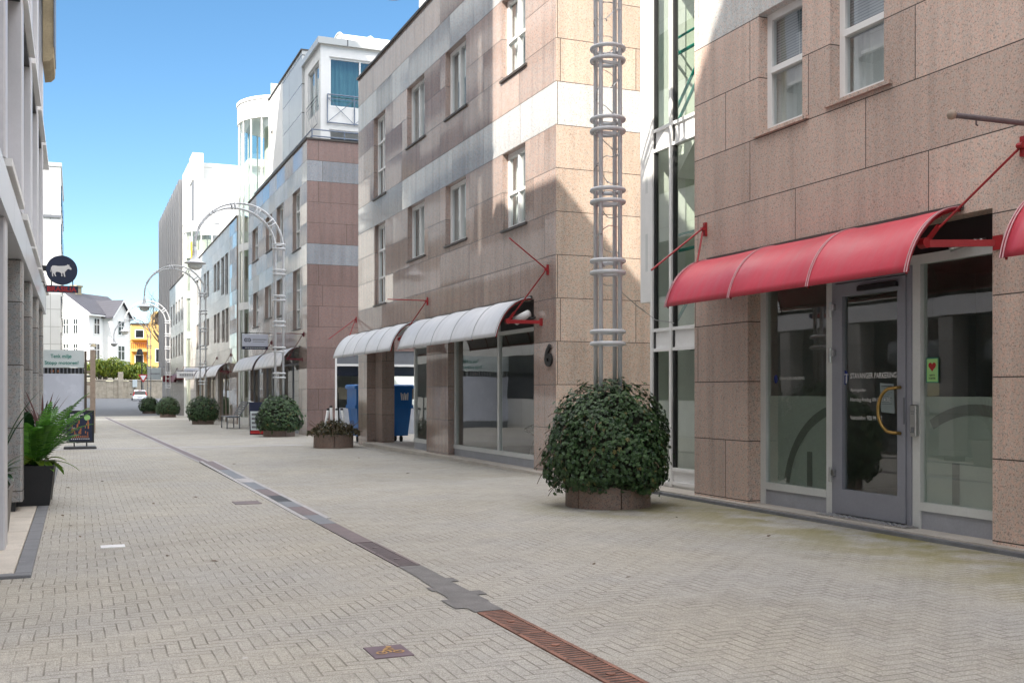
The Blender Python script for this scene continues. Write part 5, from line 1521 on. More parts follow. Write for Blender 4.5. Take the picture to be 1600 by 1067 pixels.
mb = MB(); mb.quad((9, 47, -.5), (9, 47, 3), (9, 67, 3), (9, 67, -.5)); mb.quad((6.6, 47, 2.6), (9, 47, 2.6), (9, 67, 2.6), (6.6, 67, 2.6)); obj('interior', mb, M['interior'], D)
T2 = thing('stair_tower', (7.6, 69, -.2), 'slim glass stair bay with a yellow stripe far down the street', 'stair tower')
glass_tower(T2, 7.75, 69.0, 1.5, -.6, 11.2, [(-.6, .2), (2.1, 2.5), (4.6, 5.0), (7.1, 7.5), (9.6, 10)], R(120), R(270), 6, .5)
obj('interior', MB().lathe(8.0, 69, [(1.2, -.5), (1.2, 11)], 12, R(110), R(280)), M['interior'], T2)
obj('stripe', MB().box(6.5, 6.56, 67.5, 68.0, 2.6, 10.5), M['yellow_strip'], T2)

E = thing('granite_building', (10, 77, 0), 'farthest rose granite building with a pale gable beside the grey ribbed block', 'building')
ew = [(72 + k * 2.1, 73.1 + k * 2.1, z, z + 1.5) for k in range(5) for z in (3.7, 6.0)]
mb = MB().wallX(6.4, 71, 82.5, -.8, 8.83, ew, .15); mb.quad((6.4, 71, -.8), (12, 71, -.8), (12, 71, 8.83), (6.4, 71, 8.83)); mb.quad((6.4, 82.5, -.8), (6.4, 82.5, 8.83), (12, 82.5, 8.83), (12, 82.5, -.8))
obj('wall', mb, M['stone_d'], E)
obj('roof', MB().box(6.36, 12, 70.97, 82.53, 8.83, 8.9), M['coping'], E)
for w in ew: windowX(E, 6.48, *w, (), (), .08, None, fm='dark')

K = thing('office_block', (12, 84, 0), 'tall white office block with grey concrete fins along the street', 'building')
mb = MB(); mb.box(7.0, 24, 70.8, 78, -.8, 15.0); obj('sheet_wall', mb, M['sheet_white'], K)
obj('side_strip', MB().box(6.95, 6.998, 70.9, 71.9, 8.9, 14.9), M['slate'], K)
mb = MB(); mb.box(7.5, 24, 71.8, 78, 15.0, 16.3); mb.box(6.93, 7.6, 71.0, 73.2, 14.98, 16.75); mb.box(6.9, 7.7, 73.4, 78, 9.0, 16.55); mb.box(10.5, 24, 71.4, 78, 16.3, 16.75)
obj('parapet', mb, M['panel_white'], K)
mb = MB(); mb.box(7.05, 24, 78.0, 99, -.8, 16.1); obj('block', mb, M['fin_concrete'], K)
mb = MB()
for k in range(11):
    y = 78.3 + k * 1.9; mb.box(6.70, 7.045, y, y + 1.15, 2.6 if k % 2 else 3.2, 16.35)
parts('fin', mb, M['fin_concrete'], K)

# ---------------------------------------------------------------- left side
L = thing('enamel_building', (-4, 14, 0), 'pale enamel fronted building with grey granite pillars behind the potted fern', 'building')
PY = [8.85, 11.56, 13.83, 16.1, 18.35]
mb = MB()
obj('corner_panel', MB().bbox(-.86, -.50, 8.80, 9.14, -.05, 2.53, .01), M['left_fin'], L)
for y in PY[1:]:
    mb.bbox(-.86, -.50, y, y + .34, .12, 2.53, .02)
pl_ = parts('pillar', mb, M['grey_granite'], L)
mb = MB()
for y in PY[1:]: mb.box(-.82, -.57, y + .05, y + .29, -.05, .12); 
parts('pillar_foot', mb, M['dark'], L)
# fascia and ledges
mb = MB(); mb.box(-.95, -.48, 5.5, 19.55, 2.53, 2.86); obj('fascia', mb, M['left_panel'], L)
mb = MB()
for z in (2.93, 5.15, 7.6, 10.1, 12.6):
    for y in PY:
        if z < 11 or y > 11: mb.box(-.8, -.455, y + .06, y + 2.12, z, z + .06)
parts('ledge', mb, M['white'], L)
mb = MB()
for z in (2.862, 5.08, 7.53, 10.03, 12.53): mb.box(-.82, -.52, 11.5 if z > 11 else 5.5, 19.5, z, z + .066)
parts('painted_shadow_gap', mb, M['dark'], L)  # dark strips painted in for the shade under each ledge
mb = MB()
for y in PY:
    mb.bbox(-.86, -.50, y, y + .30, 2.99, 17.4 if y > 11 else 11.4, .012)
parts('fin', mb, M['left_fin'], L)
mb = MB()
for z0, z1 in ((2.99, 3.9), (5.21, 6.3), (7.66, 8.8), (10.16, 11.2), (12.66, 13.6), (15.1, 17.4)): mb.box(-.95, -.78, 11.5 if z1 > 11.4 else 5.5, 19.5, z0, z1)
parts('spandrel', mb, M['left_panel'], L)
parts('pane', MB().quad((-.84, 5.5, .1), (-.84, 11.5, .1), (-.84, 11.5, 11.4), (-.84, 5.5, 11.4)).quad((-.84, 11.5, .1), (-.84, 19.4, .1), (-.84, 19.4, 17), (-.84, 11.5, 17)), M['left_glass'], L)
mb = MB(); mb.box(-14, -1.6, 11.5, 19.56, -.1, 17.5); mb.box(-14, -1.6, .3, 11.48, -.1, 11.6)
obj('body', mb, M['interior_dark'], L)
mb = MB(); mb.box(-14, -.5, 11.45, 19.58, 17.4, 17.6); mb.box(-14, -.5, .3, 11.44, 11.5, 11.62); obj('roof', mb, M['coping'], L)
obj('end_wall', MB().box(-14, -.84, 19.57, 19.62, -.1, 17.4), M['left_panel'], L)
obj('upper_front', MB().box(-.9, -.5, .3, 5.48, -.1, 11.5), M['left_panel'], L)
# copper clad bay on the upper floors
mb = MB().prism([(-.5, 18.3, 6.45), (-.40, 18.3, 6.47), (-.345, 18.3, 6.53), (-.335, 18.3, 6.62), (-.335, 18.3, 12), (-.5, 18.3, 12)], (0, 1.25, 0)); obj('bay', mb, M['chimney'], L)
obj('bay_panel', MB().box(-.34, -.325, 18.28, 19.56, 6.7, 12), M['rail_blue'], L)

L0 = thing('shading_block', (-9, -10, 0), 'tall grey unseen block behind the camera, shaped to shade the office wall', 'building')  # unseen block, sized to cast the slanting shadow on the office wall
mb = MB(); mb.box(-16, -1.4, -30, .2, -.1, 19.7); obj('wall', mb, M['panel_grey'], L0); obj('roof', MB().box(-16.1, -1.3, -30, .25, 19.7, 20.0), M['coping'], L0)
L2 = thing('office_block', (-9, 38, 0), 'pale unseen block beyond the enamel building, added to shade the granite opposite', 'building')  # added out of view to keep the banded end wall in shade
obj('wall', MB().box(-14, -2.2, 20.2, 31.9, -.5, 23).box(-14, -2.2, 31.91, 54, -.5, 18.4), M['panel_white'], L2)
mb = MB()
for z in (1.0, 4.0, 7.0, 10.0, 13.0, 15.8): mb.box(-2.22, -2.19, 22, 53, z, z + 1.6)
parts('window', mb, M['car_glass'], L2)
L3 = thing('shading_low_block', (-12, 60, 0), 'plain low hidden block added to shade the foot of the white panel tower', 'building')  # added out of sight to shade the lower panel tower
obj('wall', MB().box(-22, -4.5, 57.5, 62, -.5, 13), M['panel_white'], L3)
L4 = thing('office_block', (-16, 100, 0), 'tall pale unseen block behind the white panelled tower, added to shade the concrete fins', 'building')  # added out of view to shade the concrete fins and far road
obj('wall', MB().box(-24, -9.2, 66.6, 140, -.6, 34), M['panel_white'], L4)
mb = MB()
for z in (1.5, 4.6, 7.7, 10.6, 13.7, 16.8): mb.box(-9.22, -9.17, 83, 139, z, z + 1.4)
parts('window', mb, M['car_glass'], L4)
L5 = thing('office_block', (-6, 108, 0), 'long pale unseen block before the crossing, added to be mirrored in the polished granite', 'building')  # added unseen so the far granite mirrors pale wall instead of sky
obj('wall', MB().box(-9, -4.2, 78.2, 137, -.6, 21), M['panel_white'], L5)
mb = MB()
for k in range(14):
    for z in (1.5, 4.6, 7.7, 10.8, 13.9, 17): mb.box(-4.22, -4.17, 79.5 + k * 4.1, 81.8 + k * 4.1, z, z + 1.7)
parts('window', mb, M['car_glass'], L5)
G = thing('panel_tower', (-3, 68, 0), 'white panelled tower standing behind the round sign with the cow', 'building')
gx = -.86
mb = MB(); mb.box(-9, gx, 66, 78, -.8, 14.2); obj('wall', mb, M['panel_white'], G)
obj('roof', MB().box(-9.1, gx + .06, 65.94, 78, 14.2, 14.4), M['frame_grey'], G)
parts('ledge', MB().box(-9.1, gx + .03, 65.92, 65.995, 11.25, 11.4), M['slate'], G)
mb = MB()
for z in (3.5, 5.6, 7.7, 9.8, 12.0):
    for k in range(5): mb.box(gx + .002, gx + .05, 66.6 + k * 2.2, 68.0 + k * 2.2, z, z + 1.2)
parts('window', mb, M['car_glass'], G)

# round sign with a cow
cs = thing('hanging_sign', (-.3, 17.4, 3), 'round black sign with a white cow above a red lettered board', 'sign')
csy = 17.0
def U(u, v):      # small helper: offsets inside the sign face, metres
    return u, v
ccx, ccz, cr = -.205, 3.02, .215
n = 40
mb = MB().prism([(ccx + cr * math.cos(2 * math.pi * k / n), csy, ccz + cr * math.sin(2 * math.pi * k / n)) for k in range(n)], (0, .07, 0)); obj('disc', mb, M['navy'], cs)
cow = [(-.76, .28), (-.70, .40), (-.5, .42), (-.2, .38), (.1, .40), (.35, .42), (.5, .46), (.60, .50), (.64, .58), (.70, .52), (.80, .54), (.78, .46), (.86, .36), (1.0, .18), (.98, .10), (.88, .08), (.74, .14), (.62, .10), (.50, -.06), (.40, -.16), (.40, -.32), (.44, -.62), (.34, -.62), (.28, -.34), (.22, -.22), (.16, -.34), (.18, -.58), (.08, -.58), (.08, -.30), (-.1, -.18), (-.32, -.16), (-.42, -.24), (-.44, -.38), (-.36, -.60), (-.46, -.60), (-.54, -.40), (-.60, -.30), (-.64, -.44), (-.62, -.62), (-.72, -.62), (-.74, -.40), (-.74, -.14), (-.76, .10), (-.80, -.20), (-.86, -.20), (-.82, .12), (-.82, .24)]
mb = MB().prism([(ccx - .02 + .155 * x, csy - .002, ccz + .155 * (z - .02)) for x, z in cow], (0, -.004, 0)); obj('cow', mb, M['dirty_white'], cs)
obj('board', MB().bbox(ccx - .215, ccx + .225, csy, csy + .07, 2.69, 2.79, .006), M['navy'], cs)
mb = MB(); textY(mb, 'BRASILIA', ccx - .198, csy - .004, 2.703, width=.40, size=.075, bold=.03); obj('lettering', mb, M['red_print'], cs)
mb = MB()
for x in (ccx - .14, ccx + .15): mb.box(x - .008, x + .008, csy + .02, csy + .04, 2.79, 2.90)
mb.box(-.52, ccx - .19, csy + .02, csy + .05, 3.0, 3.08); mb.tube([(ccx - .215, csy + .03, 2.74), (ccx - .25, csy + .03, 2.84), (-.5, csy + .03, 2.84)], .008, 6)
obj('bracket', mb, M['black'], cs)

# planters and plants on the left
def tapered_pot(name, cx, cy, w0, w1, h, m, label, d0=None, d1=None):
    d0 = d0 or w0; d1 = d1 or w1; z = .022
    mb = MB(); frust(mb, cx, cy, w0, d0, w1, d1, z, h)
    mb.f = [f for i, f in enumerate(mb.f) if i != 1]
    mb.add([(cx + sx * w / 2, cy + sy * d / 2, zz) for (w, d, zz) in ((w1, d1, h), (w1 - .03, d1 - .03, h), (w1 - .04, d1 - .04, h - .06)) for sx, sy in ((-1, -1), (1, -1), (1, 1), (-1, 1))],
           [(i, (i + 1) % 4, 4 + (i + 1) % 4, 4 + i) for i in range(4)] + [(4 + i, 4 + (i + 1) % 4, 8 + (i + 1) % 4, 8 + i) for i in range(4)] + [(8, 9, 10, 11)])
    return tag(obj(name, mb, M[m]), label, 'planter')
tapered_pot('plant_pot', -.43, 12.28, .33, .42, .44, 'pot_black', 'tall matt black plant pot beside the granite pillar', .36, .44)
tapered_pot('plant_pot', -.42, 12.95, .33, .42, .44, 'pot_grey', 'taupe plant pot half hidden behind the matt black one', .36, .44)
tapered_pot('plant_pot', -.64, 9.75, .20, .27, .42, 'pot_grey', 'taupe plant pot at the left edge before the first pillar', .5, .6)

def strap(mb, base, d, length, width, droop, segs=7, fold=.25):
    """one long leaf from base heading along d (unit-ish) and drooping"""
    p = Vector(base); d = Vector(d).normalized(); st = length / segs; L_, C_, R_ = [], [], []
    for i in range(segs + 1):
        t = i / segs
        side = d.cross(Vector((0, 0, 1)))
        side = side.normalized() if side.length > 1e-3 else Vector((1, 0, 0))
        nn = side.cross(d)
        w = width * (math.sin(math.pi * min(.08 + t * .92, 1)) ** .7 if t < 1 else 0)
        L_.append(p - side * w + nn * w * fold); C_.append(p * 1.0); R_.append(p + side * w + nn * w * fold)
        d = (d + Vector((0, 0, -droop / segs))).normalized(); p = p + d * st
    b = len(mb.v); mb.v += [tuple(q) for tr in zip(L_, C_, R_) for q in tr]
    for i in range(segs):
        o = b + i * 3; mb.f += [(o, o + 1, o + 4, o + 3), (o + 1, o + 2, o + 5, o + 4)]
def frond(mb, base, d, length, width, droop, n=26):
    p = Vector(base); d = Vector(d).normalized(); st = length / n
    for i in range(n):
        t = i / n
        side = d.cross(Vector((0, 0, 1))); side = side.normalized() if side.length > 1e-3 else Vector((1, 0, 0)); nn = side.cross(d)
        if t > .12:
            w = width * math.sin(math.pi * (.10 + .9 * t)) ** .8
            for s in (-1, 1):
                tip = p + side * (s * w) + d * w * .45 - nn * w * .15
                a = p - d * st * .42; b = p + d * st * .42
                mid = p + side * (s * w * .55) + nn * w * .03 + d * w * .22
                mb.add([a, mid - d * st * .45, tip, mid + d * st * .45, b], [(0, 1, 2, 3, 4)])
        q = p + d * st
        mb.add([p - side * .004, p + side * .004, q + side * .003, q - side * .003], [(0, 1, 2, 3)])
        p = q; d = (d + Vector((0, 0, -droop / n))).normalized()
rn = random.Random(31)
fx, fy, fz = -.42, 12.32, .44
mb = MB()
for k in range(17):
    a = rn.uniform(0, 6.283) if k > 8 else rn.uniform(-1.7, .4)
    frond(mb, (fx + .06 * math.cos(a), fy + .06 * math.sin(a), fz), (math.cos(a) * .55, math.sin(a) * .55, rn.uniform(.9, 1.7)), rn.uniform(.55, .95), rn.uniform(.085, .125), rn.uniform(.9, 1.9), 22)
tag(obj('fern', mb, M['fern']), 'bright green fern with arching fronds in the matt black pot', 'fern')
mb = MB()
for k in range(14):
    a = rn.uniform(0, 6.283); strap(mb, (fx + .05 * math.cos(a), fy + .05, fz), (math.cos(a) * .8, math.sin(a) * .8, rn.uniform(.3, 1.2)), rn.uniform(.25, .5), rn.uniform(.03, .05), rn.uniform(.8, 1.6))
tag(obj('leafy_plant', mb, M['lime']), 'lime green broad leaves low among the fern fronds', 'plant')
bp = thing('leafy_plant', (fx - .03, 12.9, fz), 'dark broad leaved plant rising behind the fern', 'plant')
mb = MB()
for k in range(20):
    a = rn.uniform(0, 6.283); strap(mb, (fx - .05 + .06 * math.cos(a), 12.85 + .06 * math.sin(a), fz + rn.uniform(0, .2)), (math.cos(a) * .55, math.sin(a) * .5 - .2, rn.uniform(.7, 1.6)), rn.uniform(.4, .8), rn.uniform(.045, .085), rn.uniform(.6, 1.9))
obj('foliage', mb, M['broad'], bp)
mb = MB()
for k in range(9):
    a = rn.uniform(0, 6.283); mb.tube([(fx - .05, 12.85, fz - .05), (fx - .05 + .12 * math.cos(a), 12.85 + .12 * math.sin(a), fz + .45)], .009, 5)
obj('stem', mb, M['fern'], bp)
mb = MB()
for k in range(20):
    a = rn.uniform(0, 6.283); strap(mb, (fx + .06, 12.98, fz + .26), (math.cos(a) * .6, math.sin(a) * .6, rn.uniform(.9, 2.2)), rn.uniform(.4, .62), rn.uniform(.009, .014), rn.uniform(.1, .9))
tag(obj('cordyline', mb, M['cordyline']), 'dark red spiky cordyline behind the fern', 'plant')
mb = MB()
for k in range(15):
    a = rn.uniform(-1.2, .9); strap(mb, (-.64, 9.75 + .1 * math.sin(k), .42), (abs(math.cos(a)) * .35, math.sin(a) * .6, rn.uniform(.7, 1.3)), rn.uniform(.22, .42), rn.uniform(.012, .035), rn.uniform(1.2, 2.2))
for k in range(3): strap(mb, (-.64, 9.75, .42), (.25, .3 * k - .2, 1.4), .95, .008, 1.3)
tag(obj('leafy_plant', mb, M['broad']), 'dark strap leaved plant spilling from the pot at the left edge', 'plant')

# A-frame / stand board with menu
sbd = thing('pavement_board', (.1, 25.5, gz(25.5)), 'black framed menu stand with a green dot left of the street', 'sign board')
zg = gz(25.5); bx0, bx1, by_ = -.21, .36, 25.5
mb = MB(); mb.box(bx0, bx0 + .04, by_, by_ + .04, zg + .14, zg + .86); mb.box(bx1 - .04, bx1, by_, by_ + .04, zg + .14, zg + .86); mb.box(bx0 + .04, bx1 - .04, by_, by_ + .04, zg + .82, zg + .86); mb.box(bx0 + .04, bx1 - .04, by_, by_ + .04, zg + .14, zg + .18)
obj('frame', mb, M['black'], sbd)
obj('poster', MB().box(bx0 + .04, bx1 - .04, by_ + .01, by_ + .03, zg + .18, zg + .82), M['navy'], sbd)
mb = MB(); mb.box(bx0 + .14, bx0 + .17, by_ + .01, by_ + .03, zg + .05, zg + .14); mb.box(bx1 - .17, bx1 - .14, by_ + .01, by_ + .03, zg + .05, zg + .14); mb.bbox(bx0 - .06, bx1 + .05, by_ - .16, by_ + .2, zg, zg + .06, .02)
obj('foot', mb, M['black'], sbd)
mb = MB(); mb.add([(.215 + .065 * math.cos(2 * math.pi * k / 20), by_ + .007, zg + .70 + .065 * math.sin(2 * math.pi * k / 20)) for k in range(20)], [tuple(range(20))]); obj('green_dot', mb, M['green_sticker'], sbd)
mb = MB(); rn2 = random.Random(4)
for k in range(9): mb.box(-.14 + k * .032, -.118 + k * .032, by_ + .005, by_ + .008, zg + .755, zg + .785)
for k in range(6): mb.box(-.14 + k * .036, -.115 + k * .036, by_ + .005, by_ + .008, zg + .71, zg + .735)
for k in range(10): mb.box(-.12 + k * .04, -.10 + k * .04, by_ + .005, by_ + .008, zg + .215, zg + .235)
obj('lettering', mb, M['dirty_white'], sbd)
mb = MB()
for k in range(22):
    x = rn2.uniform(-.12, .26); z = rn2.uniform(.28, .58); mb.box(x, x + rn2.uniform(.008, .03), by_ + .005, by_ + .008, zg + z, zg + z + rn2.uniform(.04, .09))
for k in range(9): mb.box(-.10 + k * .04, -.08 + k * .04, by_ + .005, by_ + .008, zg + .25, zg + .30)
obj('picture', mb, M['orange_print_and_glow'], sbd)

# information wall 'Tenk miljo'
kw = thing('information_wall', (-.6, 37, gz(37)), 'curved pale notice wall with green lettering about stopping engines', 'notice board')
zg = gz(37)
kx0, kx1 = -2.6, .22
def curvy(x): return 36.9 + .10 * (x - .2) ** 2
def curved(z0, z1, off, th=.04, xa=kx0, xb=kx1, n=14):
    mb = MB(); P = [(xa + (xb - xa) * i / n) for i in range(n + 1)]
    for i in range(n):
        a, b = P[i], P[i + 1]
        V = [(a, curvy(a) + off, z0), (b, curvy(b) + off, z0), (b, curvy(b) + off + th, z0), (a, curvy(a) + off + th, z0), (a, curvy(a) + off, z1), (b, curvy(b) + off, z1), (b, curvy(b) + off + th, z1), (a, curvy(a) + off + th, z1)]
        mb.add(V, [(3, 2, 1, 0), (4, 5, 6, 7), (0, 1, 5, 4), (2, 3, 7, 6)] + ([(3, 0, 4, 7)] if i == 0 else []) + ([(1, 2, 6, 5)] if i == n - 1 else []))
    return mb
obj('header', curved(zg + 2.12, zg + 2.68, 0), M['pale_panel'], kw)
obj('notice_panel', curved(zg + .25, zg + 1.92, .01), M['lilac_panel'], kw)
obj('slot', curved(zg + 1.925, zg + 2.115, .10, .02), M['dark'], kw)
mb = MB()
x = kx0
while x < kx1: mb.box(x, x + .035, curvy(x) + .005, curvy(x) + .095, zg + 1.925, zg + 2.115); x += .115
obj('slat', mb, M['slate'], kw)
mb = MB(); mb.box(-.78, -.66, curvy(-.7) + .098, curvy(-.7) + .1, zg + 1.97, zg + 2.04); mb.box(-.58, -.5, curvy(-.5) + .098, curvy(-.5) + .1, zg + 1.97, zg + 2.04); obj('painted_orange_light', mb, M['orange_print_and_glow'], kw)  # flat orange patches painted for the lights in the slot
mb = MB()
def curv_text(s, x, z, width, size):
    pts, fs = text_mb(s, width=width, size=size, bold=.012)
    mb.add([(x + a, curvy(x + a) - .012, z + b) for a, b in pts], fs)
curv_text('Tenk miljø', -.78, zg + 2.43, .62, .16); curv_text('Stopp motoren!', -.95, zg + 2.22, 1.0, .15)
obj('lettering', mb, M['teal_print'], kw)
mb = MB(); mb.box(.225, .30, 36.86, 36.96, zg, zg + 2.66); obj('post', mb, M['bark'], kw)
mb = MB(); mb.box(.40, .56, 36.9, 37.05, zg, zg + 2.70); obj('post', mb, M['wood'], kw)
mb = MB()
for z in (.35, .75, 1.15, 1.55, 1.95, 2.3): mb.box(.302, .398, 36.92, 36.98, zg + z, zg + z + .07)
obj('rung', mb, M['wood'], kw)
obj('base', curved(zg - .05, zg + .24, .02), M['slate'], kw)

# ---------------------------------------------------------------- the far end
mb = MB()
mb.quad((-60, 151.5, 2.9), (80, 151.5, 2.9), (80, 230, 6.0), (-60, 230, 6.0)); mb.quad((-60, 230, 6), (80, 230, 6), (80, 420, 9), (-60, 420, 9)); struct('terrain', mb, M['ground'])
rw = thing('retaining_wall', (4, 151, .5), 'sunlit rough stone retaining wall across the end of the street', 'wall')
mb = MB(); nx = 80
for i in range(nx): mb.bbox(-45 + i * .9, -45 + i * .9 + .895, 150.6, 151.6, -.4, 2.82 + .03 * math.sin(i * 2.3), .03)
obj('masonry', mb, M['rubble'], rw)
obj('coping', MB().bbox(-45, 27, 150.5, 151.7, 2.86, 3.0, .03), M['rubble'], rw)
obj('gate_post', MB().bbox(5.1, 5.75, 150.4, 151.2, .3, 4.0, .05), M['rubble'], rw)
obj('wall_banner', MB().bbox(6.9, 7.5, 150.3, 150.38, 2.0, 3.0, .03), M['pale_panel'], rw)

def bush(name, cx, cy, z, rx, ry, h, n, size, label, seed, mt='hedge'):
    rn = random.Random(seed); t = thing(name, (cx, cy, z), label, 'bush', 'sunny bushes on the retaining wall')
    lobes = [(rn.uniform(-.75, .75), rn.uniform(-.5, .5), rn.uniform(.3, .75), rn.uniform(.28, .5)) for _ in range(16)]
    mb = MB()
    for _ in range(n):
        l = rn.choice(lobes); v = Vector((rn.gauss(0, 1), rn.gauss(0, 1), rn.gauss(0, 1))).normalized() * rn.uniform(.75, 1.02)
        p = Vector((cx + rx * (l[0] + v.x * l[3]), cy + ry * (l[1] + v.y * l[3]), z + h * max(.02, l[2] + v.z * l[3] * .8)))
        leaf_fan(mb, p, v + Vector((rn.uniform(-.6, .6), rn.uniform(-.6, .6), rn.uniform(-.2, .8))), Vector((0, 0, 1)), size * rn.uniform(.6, 1.3), OVAL)
    obj('foliage', mb, M[mt], t)
    st = MB()
    for l in lobes: st.tube([(cx + rx * l[0] * .2, cy, z - .2), (cx + rx * l[0], cy + ry * l[1], z + h * l[2])], [.09, .03], 5)
    obj('trunk', st, M['bark'], t)
    return t
bush('hedge_bush', 2.9, 153.6, 2.9, 2.7, 1.6, 3.3, 2600, .36, 'rounded sunny bush on the wall left of the gate post', 2)
bush('hedge_bush', 7.8, 153.6, 2.9, 2.9, 1.6, 2.7, 2600, .36, 'wide sunny bush on the wall right of the gate post', 8)
bush('hedge_bush', -3.2, 153.8, 2.9, 2.6, 1.6, 3.0, 1500, .36, 'sunny bush mostly hidden behind the curved notice wall', 5)

# white timber house, turned to the street
hx, hy, hz = 1.62, 165.6, 4.6
ca, sa = math.cos(R(50)), math.sin(R(50))
def HP(a, b, z):     # a along the side wall, b along the gable end
    return (hx + a * ca - b * sa, hy + a * sa + b * ca, z)
H = thing('timber_house', (hx, hy, hz), 'white timber house with dark tiled roofs and buff chimney above the bushes', 'house')
def hbox(mb, a0, a1, b0, b1, z0, z1):
    V = [HP(a, b, z) for z in (z0, z1) for a, b in ((a0, b0), (a1, b0), (a1, b1), (a0, b1))]
    mb.add(V, [(3, 2, 1, 0), (4, 5, 6, 7), (0, 1, 5, 4), (1, 2, 6, 5), (2, 3, 7, 6), (3, 0, 4, 7)])
ev = 13.0; rg = 16.0
mb = MB(); hbox(mb, 0, 9.3, 0, 9, hz, ev)
mb.add([HP(0, 0, ev), HP(0, 9, ev), HP(0, 4.5, rg)], [(0, 2, 1)]); mb.add([HP(9.3, 0, ev), HP(9.3, 9, ev), HP(9.3, 4.5, rg)], [(0, 1, 2)])
hbox(mb, 3.2, 7.0, -1.6, 0, hz, ev - .2); mb.add([HP(3.2, -1.6, ev - .2), HP(7.0, -1.6, ev - .2), HP(5.1, -1.6, ev + 1.9)], [(0, 1, 2)])
obj('wall', mb, M['render_white'], H)
mb = MB()
def slab(P): 
    A_ = [Vector(p) for p in P]; mb.add(A_ + [p + Vector((0, 0, .18)) for p in A_], [(3, 2, 1, 0), (4, 5, 6, 7)] + [(i, (i + 1) % 4, 4 + (i + 1) % 4, 4 + i) for i in range(4)])
sl = (rg - ev) / 4.5
slab([HP(-.5, -.6, ev - .6 * sl), HP(9.8, -.6, ev - .6 * sl), HP(9.8, 4.5, rg), HP(-.5, 4.5, rg)]); slab([HP(-.5, 4.5, rg), HP(9.8, 4.5, rg), HP(9.8, 9.6, ev - .6 * sl), HP(-.5, 9.6, ev - .6 * sl)])
s2 = 2.1 / 1.9
slab([HP(2.7, -2.1, ev - .2 - .5 * s2), HP(5.1, -2.1, ev + 1.95), HP(5.1, 3.0, ev + 1.95), HP(2.7, 3.0, ev - .2 - .5 * s2)]); slab([HP(5.1, -2.1, ev + 1.95), HP(7.5, -2.1, ev - .2 - .5 * s2), HP(7.5, 3.0, ev - .2 - .5 * s2), HP(5.1, 3.0, ev + 1.95)])
obj('roof', mb, M['tile_dark'], H)
mb = MB(); 
for s_, e_ in (((-.52, -.65), (-.52, 4.5)), ((-.52, 9.65), (-.52, 4.5))):
    A_ = Vector(HP(*s_, ev - .6 * sl - .2)); B_ = Vector(HP(*e_, rg - .2)); mb.add([A_, B_, B_ + Vector((0, 0, .36)), A_ + Vector((0, 0, .36))], [(0, 1, 2, 3)])
for s_ in (2.68, 7.52):
    A_ = Vector(HP(s_, -2.13, ev - .2 - .5 * s2 - .2)); B_ = Vector(HP(5.1, -2.13, ev + 1.8)); mb.add([A_, B_, B_ + Vector((0, 0, .36)), A_ + Vector((0, 0, .36))], [(0, 1, 2, 3)])
A_ = Vector(HP(-.5, -.62, ev - .6 * sl - .15)); B_ = Vector(HP(9.8, -.62, ev - .6 * sl - .15)); mb.add([A_, B_, B_ + Vector((0, 0, .22)), A_ + Vector((0, 0, .22))], [(0, 1, 2, 3)])
obj('bargeboard', mb, M['white'], H)
mb = MB(); hbox(mb, 2.2, 3.3, 4.0, 5.0, 15.2, 17.0); hbox(mb, 2.05, 3.45, 3.85, 5.15, 17.0, 17.25); obj('chimney', mb, M['chimney'], H)
def hwin(a0, a1, b, z0, z1, face):
    mb = MB(); fr = .12
    P = (lambda s, z, o: HP(s, b - o, z)) if face == 'side' else (lambda s, z, o: HP(b - o, s, z))
    def bx(s0, s1, q0, q1, o0, o1):
        V = [P(s, z, o) for o in (o0, o1) for s, z in ((s0, q0), (s1, q0), (s1, q1), (s0, q1))]
        mb.add(V, [(3, 2, 1, 0), (4, 5, 6, 7)] + [(i, (i + 1) % 4, 4 + (i + 1) % 4, 4 + i) for i in range(4)])
    for s0, s1, q0, q1 in ((a0 - fr, a0, z0 - fr, z1 + fr), (a1, a1 + fr, z0 - fr, z1 + fr), (a0, a1, z1, z1 + fr), (a0, a1, z0 - fr, z0), ((a0 + a1) / 2 - .05, (a0 + a1) / 2 + .05, z0, z1), (a0, a1, z0 + (z1 - z0) * .62 - .04, z0 + (z1 - z0) * .62 + .04)): bx(s0, s1, q0, q1, 0.0, .08)
    w = obj('window', mb, M['white'], H)
    mb2 = MB(); mb2.add([P(a0, z0, .03), P(a1, z0, .03), P(a1, z1, .03), P(a0, z1, .03)], [(0, 1, 2, 3)]); obj('pane', mb2, M['car_glass'], w)
for s0 in (1.9, 3.6): hwin(s0, s0 + .75, 0, 9.9, 12.0, 'gable')
for s0 in (1.9, 3.6): hwin(s0, s0 + .75, 0, 6.6, 8.4, 'gable')
for z0 in (9.9, 6.2): hwin(1.1, 2.2, 0, z0, z0 + 2.2, 'side')
for z0 in (9.9, 6.2): hwin(4.4, 5.8, -1.6, z0, z0 + 2.0, 'side')
for s0 in (7.7,): 
    for z0 in (9.9, 6.2): hwin(s0, s0 + .9, 0, z0, z0 + 2.0, 'side')

